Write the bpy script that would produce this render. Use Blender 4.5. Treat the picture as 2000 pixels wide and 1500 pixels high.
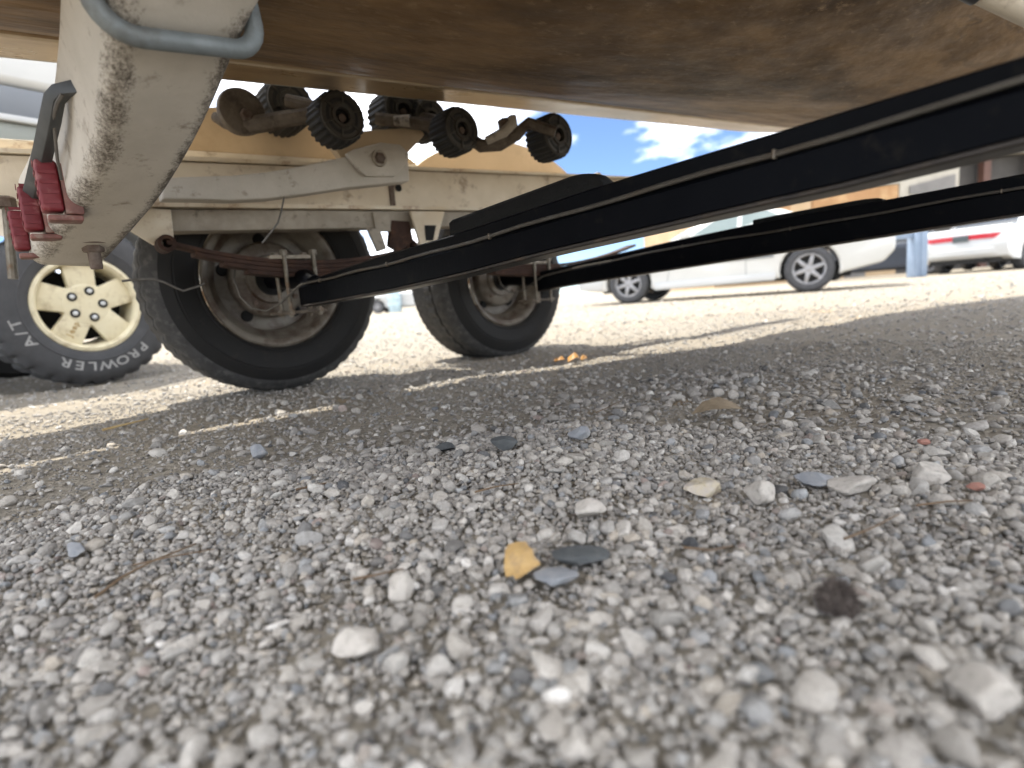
import bpy, bmesh, math, random
import numpy as np
from math import sin, cos, tan, atan, pi, radians, sqrt
from mathutils import Matrix, Vector, noise as mnoise
random.seed(5); RNG = np.random.default_rng(11)
for o in list(bpy.data.objects): bpy.data.objects.remove(o)
S = bpy.context.scene; COL = S.collection

# ---------------------------------------------------------------- camera
F = 1100.; AL = radians(40); CH = .235; ROLL = atan(.078); PITCH = atan(168*cos(ROLL)/F)
fw0 = np.array([sin(AL), cos(AL), 0.]); rt0 = np.array([cos(AL), -sin(AL), 0.]); up0 = np.array([0, 0, 1.])
fw = fw0*cos(PITCH)-up0*sin(PITCH); up1 = up0*cos(PITCH)+fw0*sin(PITCH)
rt = rt0*cos(ROLL)-up1*sin(ROLL); up = up1*cos(ROLL)+rt0*sin(ROLL)
CP = np.array([0, 0, CH])
cd = bpy.data.cameras.new('camera'); cam = bpy.data.objects.new('camera', cd); COL.objects.link(cam)
M = Matrix.Identity(4)
for i in range(3):
    M[i][0] = rt[i]; M[i][1] = up[i]; M[i][2] = -fw[i]; M[i][3] = CP[i]
cam.matrix_world = M
cd.sensor_width = 36; cd.lens = F/2000*36; cd.clip_start = .02; cd.clip_end = 2000
cd.dof.use_dof = True; cd.dof.focus_distance = .86; cd.dof.aperture_fstop = 3.2
S.camera = cam
# ---------------------------------------------------------------- light
SUN_EL = radians(69); SUN_DIR = np.array([-.10, 1., 0]); SUN_DIR /= np.linalg.norm(SUN_DIR)
SUN_VEC = SUN_DIR*cos(SUN_EL)+np.array([0, 0, sin(SUN_EL)])
w = bpy.data.worlds.new('World'); S.world = w; w.use_nodes = True
nt = w.node_tree; N = nt.nodes; Lk = nt.links
bg = N['Background']
sky = N.new('ShaderNodeTexSky'); sky.sky_type = 'NISHITA'; sky.sun_disc = False
sky.sun_elevation = SUN_EL; sky.sun_rotation = math.atan2(SUN_DIR[0], SUN_DIR[1]); sky.dust_density = 0; sky.air_density = .8; sky.altitude = 2600; sky.ozone_density = 3.5
tc = N.new('ShaderNodeTexCoord'); mp = N.new('ShaderNodeMapping'); mp.inputs['Scale'].default_value = (1, 1, 2.4); mp.inputs['Location'].default_value = (.35, .1, .2)
nz = N.new('ShaderNodeTexNoise'); nz.inputs['Scale'].default_value = 2.6; nz.inputs['Detail'].default_value = 7; nz.inputs['Roughness'].default_value = .55
cr = N.new('ShaderNodeValToRGB'); cr.color_ramp.elements[0].position = .45; cr.color_ramp.elements[1].position = .74
mx = N.new('ShaderNodeMix'); mx.data_type = 'RGBA'; mx.inputs[7].default_value = (46, 45.6, 44.6, 1)
Lk.new(tc.outputs['Generated'], mp.inputs[0]); Lk.new(mp.outputs[0], nz.inputs[0]); Lk.new(nz.outputs[0], cr.inputs[0])
Lk.new(cr.outputs[0], mx.inputs[0]); Lk.new(sky.outputs[0], mx.inputs[6]); Lk.new(mx.outputs[2], bg.inputs[0])
bg.inputs[1].default_value = .05
sd = bpy.data.lights.new('sun', 'SUN'); sd.energy = 2.0; sd.angle = radians(.53); sd.color = (1, .95, .86)
so = bpy.data.objects.new('sun', sd); COL.objects.link(so)
so.rotation_euler = Vector(SUN_VEC).to_track_quat('Z', 'Y').to_euler(); so.location = (0, 3, 8)
S.view_settings.view_transform = 'Standard'; S.view_settings.look = 'None'; S.view_settings.gamma = 1; S.view_settings.use_curve_mapping = False
S.view_settings.exposure = 2.28

# ---------------------------------------------------------------- pixel helpers used once, to read positions off the photograph
def ray(px, py): return fw+rt*(px-1000)/F+up*(750-py)/F
def atd(px, py, d): return CP+ray(px, py)*d
def onX(px, py, X): r = ray(px, py); return CP+r*(X/r[0])
def onY(px, py, Y): r = ray(px, py); return CP+r*(Y/r[1])
def onZ(px, py, Z=0): r = ray(px, py); return CP+r*((Z-CH)/r[2])

# ---------------------------------------------------------------- materials
def nd(nt, t, **k):
    n = nt.nodes.new(t)
    for a, b in k.items(): setattr(n, a, b)
    return n
def ramp(nt, src, p0, p1, c0=(0, 0, 0, 1), c1=(1, 1, 1, 1)):
    r = nd(nt, 'ShaderNodeValToRGB'); e = r.color_ramp.elements
    e[0].position = p0; e[1].position = p1; e[0].color = c0; e[1].color = c1
    nt.links.new(src, r.inputs[0]); return r.outputs[0]
def mixc(nt, fac, a, b, mode='MIX'):
    m = nd(nt, 'ShaderNodeMix', data_type='RGBA', blend_type=mode)
    for s, v in ((m.inputs[0], fac), (m.inputs[6], a), (m.inputs[7], b)):
        if hasattr(v, 'node'): nt.links.new(v, s)
        else: s.default_value = v if not isinstance(v, tuple) else (*v[:3], 1)
    return m.outputs[2]
def tex(nt, co, scale, detail=4, rough=.6, stretch=None):
    if stretch:
        m = nd(nt, 'ShaderNodeMapping'); m.inputs['Scale'].default_value = stretch
        nt.links.new(co, m.inputs[0]); co = m.outputs[0]
    n = nd(nt, 'ShaderNodeTexNoise'); n.inputs['Scale'].default_value = scale; n.inputs['Detail'].default_value = detail; n.inputs['Roughness'].default_value = rough
    nt.links.new(co, n.inputs[0]); return n.outputs[0]
def mat(name, c, c2=None, rough=.6, metal=0., scale=8., grime=None, gscale=5., gpos=(.52, .68), bump=0., bscale=60., spec=.5, stretch=None, coat=0., attr_dirt=None, rvar=.12):
    m = bpy.data.materials.new(name); m.use_nodes = True; t = m.node_tree; b = t.nodes['Principled BSDF']
    co = nd(t, 'ShaderNodeTexCoord').outputs['Object']
    n1 = tex(t, co, scale, 5, .62, stretch)
    col = mixc(t, ramp(t, n1, .36, .66), c, c2 or tuple(x*.8 for x in c))
    if grime:
        n2 = tex(t, co, gscale, 7, .68, stretch)
        col = mixc(t, ramp(t, n2, *gpos), col, grime)
    if attr_dirt:
        a = nd(t, 'ShaderNodeAttribute', attribute_name='dirt'); n3 = tex(t, co, 260, 10, .85, (1, .6, 1))
        ad = nd(t, 'ShaderNodeMath', operation='ADD'); t.links.new(a.outputs['Fac'], ad.inputs[0]); t.links.new(n3, ad.inputs[1])
        n4 = tex(t, co, 24, 6, .7); ad2 = nd(t, 'ShaderNodeMath', operation='ADD'); t.links.new(ad.outputs[0], ad2.inputs[0]); h4 = nd(t, 'ShaderNodeMath', operation='MULTIPLY'); t.links.new(n4, h4.inputs[0]); h4.inputs[1].default_value = .5; t.links.new(h4.outputs[0], ad2.inputs[1])
        col = mixc(t, rampm(t, ad2.outputs[0], 1.05, 1.24), col, attr_dirt)
    t.links.new(col, b.inputs['Base Color'])
    rr = nd(t, 'ShaderNodeMapRange'); rr.inputs[3].default_value = max(.03, rough-rvar); rr.inputs[4].default_value = min(1, rough+rvar)
    t.links.new(n1, rr.inputs[0]); t.links.new(rr.outputs[0], b.inputs['Roughness'])
    b.inputs['Metallic'].default_value = metal; b.inputs['Specular IOR Level'].default_value = spec; b.inputs['Coat Weight'].default_value = coat
    if bump:
        bp = nd(t, 'ShaderNodeBump'); bp.inputs['Strength'].default_value = bump; bp.inputs['Distance'].default_value = .004
        t.links.new(tex(t, co, bscale, 6, .65, stretch), bp.inputs['Height']); t.links.new(bp.outputs[0], b.inputs['Normal'])
    return m
def rampm(t, src, lo, hi):
    r = nd(t, 'ShaderNodeMapRange'); r.inputs[1].default_value = lo; r.inputs[2].default_value = hi; r.clamp = True
    t.links.new(src, r.inputs[0]); return r.outputs[0]

MT = dict(
 cream=mat('cream_paint', (.68, .60, .475), (.59, .51, .39), .55, scale=9, grime=(.2, .13, .07), gscale=12, gpos=(.56, .72), bump=.25),
 crossm=mat('chalky_cream_paint', (.50, .46, .40), (.42, .385, .33), .7, scale=9, grime=(.2, .16, .12), gscale=30, gpos=(.58, .74), bump=.3, bscale=160, attr_dirt=(.075, .06, .045)),
 rustcream=mat('rusting_cream_paint', (.68, .61, .49), (.60, .50, .36), .6, scale=10, grime=(.24, .11, .045), gscale=11, gpos=(.56, .70), bump=.3),
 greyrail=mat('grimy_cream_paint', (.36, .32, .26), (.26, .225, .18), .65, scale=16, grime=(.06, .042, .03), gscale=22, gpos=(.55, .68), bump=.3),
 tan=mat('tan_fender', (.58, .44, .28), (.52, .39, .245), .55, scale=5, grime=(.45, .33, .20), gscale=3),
 dirtysteel=mat('grimy_brown_steel', (.13, .105, .078), (.08, .06, .042), .7, scale=30, grime=(.045, .03, .02), gscale=24, gpos=(.48, .66), bump=.4),
 rust=mat('rusty_spring_steel', (.046, .020, .012), (.026, .012, .008), .85, scale=22, grime=(.075, .032, .016), gscale=30, bump=.5),
 rustbolt=mat('rusty_bolt', (.12, .09, .07), (.07, .04, .025), .7, scale=80, bump=.4, bscale=200),
 black=mat('black_axle_paint', (.003, .0034, .0048), (.0045, .005, .0065), .32, scale=10, spec=.03, grime=(.016, .0145, .012), gscale=26, gpos=(.58, .76), bump=.12, bscale=90),
 axleseam=mat('brown_seam', (.03, .022, .016), (.016, .012, .009), .6, scale=30, grime=(.06, .04, .025), gscale=20),
 blackpad=mat('black_rubber_pad', (.005, .005, .005), (.008, .008, .0078), .75, scale=40, bump=.4, bscale=300, spec=.2),
 rubber=mat('tyre_rubber', (.0065, .0062, .006), (.010, .0093, .0085), .72, scale=20, grime=(.02, .017, .013), gscale=26, gpos=(.6, .78), bump=.25, bscale=120, spec=.3),
 treadrub=mat('dusty_tread_rubber', (.042, .041, .040), (.026, .0255, .025), .85, scale=30, grime=(.085, .081, .075), gscale=40, gpos=(.5, .7), bump=.4, bscale=150),
 rollerrub=mat('black_roller_rubber', (.012, .0115, .011), (.02, .019, .017), .7, scale=50, bump=.4, bscale=200),
 rollerhub=mat('grey_roller_hub', (.05, .045, .036), (.035, .03, .024), .6, scale=50, grime=(.04, .03, .02), gscale=40),
 whitesteel=mat('worn_white_wheel_paint', (.17, .15, .122), (.11, .095, .076), .5, scale=14, grime=(.045, .024, .013), gscale=12, gpos=(.46, .64), bump=.2),
 chrome=mat('bare_wheel_lip', (.55, .54, .52), (.4, .36, .3), .22, 1., scale=30, grime=(.10, .05, .02), gscale=22, gpos=(.48, .6)),
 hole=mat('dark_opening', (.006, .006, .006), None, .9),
 galv=mat('galvanised_steel', (.20, .225, .235), (.15, .17, .175), .55, .35, scale=25, grime=(.12, .12, .11), gscale=18, bump=.25, bscale=130),
 brake=mat('dull_brake_tube', (.10, .092, .08), (.07, .062, .052), .45, .4, scale=60, grime=(.09, .07, .05)),
 zinc=mat('zinc_clip', (.17, .15, .12), (.10, .085, .062), .5, .5, scale=60, grime=(.12, .07, .04), gscale=40),
 hull=None,
 chine=mat('chine_gelcoat', (.46, .34, .20), (.33, .225, .12), .3, scale=3, grime=(.22, .13, .06), gscale=7, gpos=(.5, .72), stretch=(1, 4, 4)),
 lip=mat('hull_lip_highlight', (.62, .52, .38), (.48, .37, .24), .2, scale=8, spec=.6),  # pale tone paints the highlight along the chine edge into the lip
 hullside=mat('boat_side_gelcoat', (.72, .70, .64), None, .3, coat=.4),
 redlens=mat('red_lamp_lens', (.17, .016, .022), (.12, .012, .018), .55, scale=20, grime=(.28, .12, .11), gscale=30, gpos=(.55, .72), spec=.4),
 redbase=mat('red_brown_lamp_base', (.19, .075, .06), (.12, .05, .04), .6, scale=60, grime=(.25, .2, .16), gscale=50),
 blackplastic=mat('weathered_black_plastic', (.05, .054, .056), (.03, .033, .035), .5, scale=15, grime=(.10, .10, .095), gscale=9),
 wire=mat('wire_sheath', (.10, .09, .08), None, .6),
 silver=mat('white_car_paint', (.52, .52, .495), (.49, .49, .47), .3, .0, scale=1, coat=.5, rvar=.04),
 white=mat('bright_white_car_paint', (.47, .48, .48), (.45, .46, .46), .3, scale=1, coat=.5, rvar=.04),
 greytrim=mat('grey_body_cladding', (.17, .185, .205), None, .5, scale=1, rvar=.04),
 greygreen=mat('grey_green_band', (.27, .29, .265), None, .5, scale=1, rvar=.04),
 creamrim=mat('cream_wheel_paint', (.70, .64, .46), (.66, .59, .41), .45, scale=20, grime=(.45, .38, .25), gscale=14),
 alloy=mat('grey_alloy_wheel', (.32, .32, .33), None, .4, .5, scale=10),
 cartyre=mat('car_tyre_rubber', (.055, .056, .06), (.045, .046, .05), .75, scale=20),
 owl=mat('white_tyre_lettering', (.34, .34, .335), None, .7, scale=40),
 glass=mat('greenish_car_glass', (.19, .235, .23), (.15, .19, .19), .08, scale=.8, rvar=.03, coat=.5),
 darkglass=mat('dark_car_glass', (.03, .035, .04), None, .08, rvar=.03),
 tail=mat('red_tail_light', (.42, .02, .03), (.34, .015, .025), .25, rvar=.05),
 plate=mat('dark_number_plate', (.06, .075, .08), None, .4),
 lampglass=mat('clear_lamp', (.7, .72, .74), None, .15, rvar=.05),
 under=mat('car_underside', (.02, .02, .02), None, .9),
 darkblue=mat('dark_blue_car_paint', (.03, .038, .055), None, .35, rvar=.05),
 paleblue=mat('pale_blue_car_paint', (.42, .56, .63), None, .3, rvar=.05, coat=.4),
 bluepost=mat('faded_blue_paint', (.22, .28, .37), (.18, .24, .32), .6, scale=3),
 stucco=mat('tan_stucco', (.50, .36, .22), (.44, .31, .18), .85, scale=1.2),
 orange=mat('orange_stucco', (.40, .225, .105), (.33, .18, .08), .85, scale=.9, grime=(.55, .38, .2), gscale=.8),
 trim=mat('cream_trim', (.42, .385, .32), None, .7, scale=2),
 greypanel=mat('grey_siding', (.18, .17, .16), None, .7, scale=2),
 darkwall=mat('dark_porch_wall', (.06, .055, .05), None, .8, scale=2),
 redpost=mat('red_brown_post', (.10, .045, .03), None, .7, scale=4),
 leaf=mat('yellow_leaf', (.46, .30, .12), (.38, .235, .085), .75, scale=90, grime=(.30, .20, .11), gscale=60, gpos=(.46, .6), bump=.3, bscale=200),
 leaf2=mat('orange_yellow_leaf', (.36, .18, .025), (.27, .12, .02), .55, scale=60, grime=(.3, .2, .12), gscale=40, gpos=(.56, .62)),
 dryleaf=mat('dry_brown_leaf', (.26, .20, .13), (.18, .135, .085), .8, scale=60, bump=.4, bscale=200),
 twig=mat('dry_brown_twig', (.16, .105, .06), (.11, .07, .04), .85, scale=60),
 straw=mat('dry_straw', (.42, .30, .13), (.34, .23, .1), .8, scale=50),
 seed=mat('dark_fuzzy_seed_head', (.13, .105, .09), (.07, .055, .047), .95, scale=120),
 stonedark=mat('dark_slate_stone', (.065, .07, .072), (.085, .09, .09), .8, scale=70, grime=(.14, .135, .125), gscale=150, gpos=(.58, .72), bump=.35, bscale=260),
 stoneblue=mat('blue_grey_stone', (.21, .22, .235), (.28, .28, .285), .8, scale=70, grime=(.4, .38, .35), gscale=60, gpos=(.55, .7), bump=.35, bscale=260),
 stonepale=mat('pale_limestone', (.50, .46, .41), (.42, .385, .34), .85, scale=60, grime=(.3, .27, .235), gscale=120, bump=.45, bscale=240),
 stonered=mat('reddish_stone', (.33, .16, .12), (.27, .13, .10), .85, scale=80, grime=(.4, .35, .3), gscale=90, gpos=(.55, .7), bump=.35, bscale=240),
 stonestreak=mat('pale_stone_with_ochre_streak', (.44, .39, .34), (.5, .42, .25), .85, scale=55, grime=(.17, .13, .13), gscale=60, gpos=(.52, .64), bump=.45, bscale=240),
)

def hull_mat():
    m = mat('stained_hull_gelcoat', (.25, .16, .08), (.17, .1, .05), .62, scale=7, spec=.2); t = m.node_tree; b = t.nodes['Principled BSDF']
    co = nd(t, 'ShaderNodeTexCoord').outputs['Object']; mp_ = nd(t, 'ShaderNodeMapping'); mp_.inputs['Rotation'].default_value = (0, 0, radians(-50)); mp_.inputs['Scale'].default_value = (.42, 1., 1.)
    t.links.new(co, mp_.inputs[0]); c_ = mp_.outputs[0]
    col = mixc(t, ramp(t, tex(t, c_, 9, 8, .7), .36, .64), (.265, .168, .083), (.125, .072, .032))
    col = mixc(t, ramp(t, tex(t, c_, 3.2, 6, .6), .46, .62), col, (.05, .028, .013))
    col = mixc(t, ramp(t, tex(t, c_, 60, 8, .75), .55, .72), col, (.29, .20, .115))
    n = tex(t, c_, 4.5, 5, .55); a = nd(t, 'ShaderNodeMath', operation='SUBTRACT'); t.links.new(n, a.inputs[0]); a.inputs[1].default_value = .5
    a2 = nd(t, 'ShaderNodeMath', operation='ABSOLUTE'); t.links.new(a.outputs[0], a2.inputs[0])
    v = rampm(t, a2.outputs[0], .022, .0); v2 = nd(t, 'ShaderNodeMath', operation='MULTIPLY'); t.links.new(v, v2.inputs[0]); t.links.new(ramp(t, tex(t, c_, 2.3, 3, .5), .5, .62), v2.inputs[1])
    col = mixc(t, v2.outputs[0], col, (.06, .036, .02)); t.links.new(col, b.inputs['Base Color'])
    bp = nd(t, 'ShaderNodeBump'); bp.inputs['Strength'].default_value = 1.; bp.inputs['Distance'].default_value = .03
    t.links.new(tex(t, c_, 6, 5, .5), bp.inputs['Height']); t.links.new(bp.outputs[0], b.inputs['Normal'])
    return m
MT['hull'] = hull_mat()

# ---------------------------------------------------------------- mesh helpers
class MB:
    def __init__(s): s.v = []; s.f = []; s.d = []
    def add(s, vs, fs, d=None):
        n = len(s.v); s.v += [tuple(map(float, p)) for p in vs]; s.f += [tuple(i+n for i in f) for f in fs]
        s.d += list(d) if d is not None else [0.]*len(vs); return s
    def loft(s, rings, close=True, caps=True, d=None):
        k = len(rings[0]); vs = [p for r in rings for p in r]; fs = []
        for i in range(len(rings)-1):
            for j in range(k if close else k-1):
                a, b = i*k+j, i*k+(j+1) % k
                fs.append((a, b, b+k, a+k))
        if caps and close: fs += [tuple(range(k))[::-1], tuple(range((len(rings)-1)*k, len(rings)*k))]
        return s.add(vs, fs, d)
    def tube(s, pts, r, k=8, caps=True):
        pts = [np.array(p, float) for p in pts]; rs = r if hasattr(r, '__len__') else [r]*len(pts); rings = []; ref = None
        for i, p in enumerate(pts):
            t = pts[min(i+1, len(pts)-1)]-pts[max(i-1, 0)]; t = t/(np.linalg.norm(t)+1e-12)
            if ref is None: ref = np.array([0, 0, 1.]) if abs(t[2]) < .9 else np.array([1., 0, 0])
            u = ref-t*(ref@t); u /= np.linalg.norm(u); ref = u; v = np.cross(t, u)
            rings.append([p+rs[i]*(u*cos(2*pi*j/k)+v*sin(2*pi*j/k)) for j in range(k)])
        return s.loft(rings, True, caps)
    def box(s, lo, hi):
        x0, y0, z0 = lo; x1, y1, z1 = hi
        return s.add([(x0, y0, z0), (x1, y0, z0), (x1, y1, z0), (x0, y1, z0), (x0, y0, z1), (x1, y0, z1), (x1, y1, z1), (x0, y1, z1)],
                     [(3, 2, 1, 0), (4, 5, 6, 7), (0, 1, 5, 4), (1, 2, 6, 5), (2, 3, 7, 6), (3, 0, 4, 7)])
    def prism(s, poly, fr, b0, b1):
        """poly [(a,c)] extruded from b0 to b1 in frame fr"""
        s.loft([[fr(a, b0, c) for a, c in poly], [fr(a, b1, c) for a, c in poly]]); return s
    def lathe(s, prof, fr, n=48, closed=False, mod=None):
        rings = []
        for i in range(n):
            a = 2*pi*i/n; rings.append([fr((r if mod is None else mod(i, j, r))*cos(a), b, (r if mod is None else mod(i, j, r))*sin(a)) for j, (r, b) in enumerate(prof)])
        k = len(prof); fs = []
        for i in range(n):
            for j in range(k if closed else k-1):
                a, b = i*k+j, i*k+(j+1) % k; i2 = (i+1) % n
                fs.append((a, i2*k+j, i2*k+(j+1) % k, b))
        return s.add([p for r in rings for p in r], fs)
def frame(c, e1=(1, 0, 0), n=(0, 1, 0), u=(0, 0, 1)):
    c, e1, n, u = (np.array(x, float) for x in (c, e1, n, u))
    return lambda a, b, z: c+e1*a+n*b+u*z
def wloc(o):
    p = np.zeros(3)
    while o is not None: p = p+np.array(o.location); o = o.parent
    return p
def obj(name, mb, m, parent=None, smooth=35, bevel=0, seg=2, loc=None, recalc=True):
    me = bpy.data.meshes.new(name); off = wloc(parent)+(np.array(loc) if loc is not None else 0)
    me.from_pydata([tuple(np.array(p)-off) for p in mb.v], [], mb.f); me.update()
    if any(mb.d):
        at = me.attributes.new('dirt', 'FLOAT', 'POINT'); at.data.foreach_set('value', mb.d)
    bm = bmesh.new(); bm.from_mesh(me)
    if recalc: bmesh.ops.recalc_face_normals(bm, faces=bm.faces)
    if bevel:
        es = [e for e in bm.edges if len(e.link_faces) == 2 and e.calc_face_angle(0) > radians(28)]
        bmesh.ops.bevel(bm, geom=es, offset=bevel, segments=seg, affect='EDGES', profile=.5, clamp_overlap=True)
    if smooth:
        for f in bm.faces: f.smooth = True
        for e in bm.edges:
            if len(e.link_faces) == 2 and e.calc_face_angle(0) > radians(smooth): e.smooth = False
    bm.to_mesh(me); bm.free()
    me.materials.append(MT[m] if isinstance(m, str) else m)
    o = bpy.data.objects.new(name, me); COL.objects.link(o); o.parent = parent
    if loc is not None: o.location = loc
    return o
def thing(name, label, cat, loc, group=None):
    o = bpy.data.objects.new(name, None); COL.objects.link(o); o.location = loc; o.empty_display_size = .1
    o['label'] = label; o['category'] = cat
    if name == 'parked_car': group = 'cars parked across the gravel lot'
    if group: o['group'] = group
    return o
def tag(o, label, cat, group=None):
    o['label'] = label; o['category'] = cat
    if group: o['group'] = group
    return o

# ================================================================ GROUND
def hgt(x, y):
    x = np.asarray(x, float); y = np.asarray(y, float)
    f = np.exp(-((x-.8)**2+(y-.8)**2)/9.)
    h = .006*np.sin(3.1*x+1.3*y+.4)*np.cos(2.3*y-1.1*x)+.004*np.sin(7.3*x-4.9*y+1.)+.003*np.sin(11.*y+6*x)
    # worn wheel-track hollows and low ridges of loose stone
    h = h+.018*np.exp(-((x-.62)**2/.10+(y-.62)**2/.02))+.022*np.exp(-((x-.15)**2/.02+(y-.86)**2/.03))-.006*np.exp(-((x-.95)**2/.1+(y-.85)**2/.1))
    h = h*f+.002*np.sin(1.7*x)*np.sin(1.3*y)
    for cx, cy, hh, s in ((.60, 1.88, .001, .25), (1.638, 2.02, -.02, .35), (.2, 3.2, -.012, .4)):
        wgt = np.exp(-((x-cx)**2+(y-cy)**2)/(2*s*s)); h = h*(1-wgt)+hh*wgt
    return h
def ground():
    n = 370; t = np.linspace(-1, 1, n); k = 7.6
    g = np.sinh(k*t)/np.sinh(k)*420
    gx = .9+g; gy = .9+g
    X, Y = np.meshgrid(gx, gy, indexing='ij')
    Z = hgt(X, Y)
    fine = np.exp(-((X-.8)**2+(Y-.8)**2)/4.)
    Z = Z+RNG.normal(0, .0016, Z.shape)*fine-.001
    v = np.stack([X, Y, Z], -1).reshape(-1, 3); idx = np.arange(n*n).reshape(n, n)
    q = np.stack([idx[:-1, :-1], idx[1:, :-1], idx[1:, 1:], idx[:-1, 1:]], -1).reshape(-1, 4)
    me = bpy.data.meshes.new('gravel_ground'); me.vertices.add(len(v)); me.vertices.foreach_set('co', v.ravel())
    me.loops.add(q.size); me.loops.foreach_set('vertex_index', q.ravel().astype(np.int32))
    me.polygons.add(len(q)); me.polygons.foreach_set('loop_start', np.arange(0, q.size, 4, dtype=np.int32)); me.polygons.foreach_set('use_smooth', np.ones(len(q), bool))
    me.update(calc_edges=True)
    m = bpy.data.materials.new('dusty_gravel'); m.use_nodes = True; t_ = m.node_tree; b = t_.nodes['Principled BSDF']
    co = nd(t_, 'ShaderNodeTexCoord').outputs['Object']
    c = mixc(t_, ramp(t_, tex(t_, co, 55, 8, .72), .36, .66), (.25, .22, .175), (.34, .30, .24))
    c = mixc(t_, ramp(t_, tex(t_, co, .9, 5, .6, (1, 2.2, 1)), .42, .64), c, (.30, .25, .18))
    vo = nd(t_, 'ShaderNodeTexVoronoi'); vo.inputs['Scale'].default_value = 70; t_.links.new(co, vo.inputs[0])
    c = mixc(t_, .45, c, mixc(t_, vo.outputs['Color'], (.18, .165, .14), (.40, .36, .30)))
    c = mixc(t_, ramp(t_, tex(t_, co, 2.2, 6, .7), .60, .72), c, (.40, .29, .16))
    t_.links.new(c, b.inputs['Base Color']); b.inputs['Roughness'].default_value = .95; b.inputs['Specular IOR Level'].default_value = .2
    bp = nd(t_, 'ShaderNodeBump'); bp.inputs['Strength'].default_value = .9; bp.inputs['Distance'].default_value = .008
    v2 = nd(t_, 'ShaderNodeTexVoronoi'); v2.inputs['Scale'].default_value = 95; t_.links.new(co, v2.inputs[0])
    ad = nd(t_, 'ShaderNodeMath', operation='ADD'); t_.links.new(v2.outputs['Distance'], ad.inputs[0]); t_.links.new(tex(t_, co, 180, 6, .7), ad.inputs[1])
    t_.links.new(ad.outputs[0], bp.inputs['Height']); t_.links.new(bp.outputs[0], b.inputs['Normal'])
    me.materials.append(m); o = bpy.data.objects.new('gravel_ground', me); COL.objects.link(o); o['kind'] = 'structure'
ground()

# stones that stand out: pixel in the photograph, size, material, label, flatness ...
STONES = [
    (985, 900, 30, 'stonedark', 'smooth dark grey oval pebble in the middle of the gravel', .62, 1.25, .4),
    (872, 890, 21, 'stonedark', 'smaller dark pebble just left of the dark oval pebble', .6, 1.35),
    (905, 902, 18, 'stonepale', 'pale rounded pebble between two dark pebbles', .7),
    (1135, 872, 24, 'stoneblue', 'dark blue grey angular stone right of the dark oval pebble', .75, 1.3),
    (1150, 1020, 40, 'stonepale', 'large pale block-shaped stone above the yellow leaf', .72, 1.2),
    (1375, 970, 45, 'stonestreak', 'pale stone with an ochre streak and dark top', .62, 1.25),
    (1480, 975, 40, 'stonepale', 'pale wedge-shaped stone right of the ochre-streaked stone', .8, 1.1, .4, .6),
    (1590, 942, 40, 'stoneblue', 'blue tinted grey stone in the middle right of the gravel', .5, 1.25),
    (1660, 952, 46, 'stonepale', 'long rough pale stone beside the blue tinted stone', .55, 1.45),
    (1130, 1110, 52, 'stonedark', 'dark slate stone right of the yellow leaf', .4, 1.5),
    (1810, 930, 42, 'stonepale', 'broad grey-white stone at the right of the gravel', .6, 1.3),
    (1805, 868, 12, 'stonered', 'small brick-red chip in the gravel at right', .7),
    (1905, 950, 16, 'stonered', 'salmon-red pebble near the right edge', .7),
    (152, 1086, 22, 'stoneblue', 'dark blue grey stone at the left of the gravel', .8),
    (505, 890, 26, 'stoneblue', 'blue grey stone in the heap left of the middle', .8, 1.0, .5),
    (1930, 1385, 78, 'stonepale', 'large blurred white stone at the lower right corner', .7, 1.25),
    (700, 1262, 60, 'stonepale', 'flat cream stone in the lower left foreground', .5, 1.3),
    (780, 1170, 42, 'stonepale', 'round pale stone left of the yellow leaf', 1., .95, .4),
    (1090, 1148, 48, 'stoneblue', 'flat blue-grey slate below the dark slate stone', .3, 1.5),
]
KEEP = [(onZ(a[0], a[1], .006), a[2]*.8*1.25) for a in STONES]+[(onZ(1020, 1118, .012), 30), (onZ(1635, 1180, .01), 34)]
KEEP = [(p[0], p[1], r*abs((p-CP)@fw)/F) for p, r in KEEP]
def ico(sub):
    bm = bmesh.new(); bmesh.ops.create_icosphere(bm, subdivisions=sub, radius=1.)
    v = np.array([p.co[:] for p in bm.verts]); f = np.array([[p.index for p in q.verts] for q in bm.faces], np.int32); bm.free(); return v, f
def lumpy(v, k, ang=1.):
    """several stone shapes: convex-ish lumps with cut facets"""
    out = []
    for i in range(k):
        p = v.copy()
        for _ in range(13):       # cut facets
            n = RNG.normal(size=3); n /= np.linalg.norm(n); d = RNG.uniform(.48, .9); e = p@n; ov = np.clip(e-d, 0, None); p = p-np.outer(ov*.97*ang, n)
        o = RNG.uniform(-9, 9, 3)
        dsp = np.array([mnoise.noise(Vector(q*1.4+o))*.22+mnoise.noise(Vector(q*4.+o))*.07 for q in v]); p = p*(1+dsp[:, None]*.45)
        p /= np.abs(p).max(); out.append(p)
    return out
PAL = np.array([(.40, .37, .33), (.36, .33, .295), (.44, .41, .37), (.31, .285, .26), (.54, .51, .47), (.26, .255, .25), (.20, .215, .235), (.27, .285, .30), (.42, .35, .26), (.30, .215, .185), (.085, .09, .10), (.60, .58, .545)])
PAL = PAL*.62+PAL.mean(1, keepdims=True)*.38
PAL = PAL*1.25*np.array([1.01, 1., .975])
PW = np.array([.19, .19, .16, .12, .07, .08, .065, .065, .04, .014, .035, .025]); PW /= PW.sum()
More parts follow.
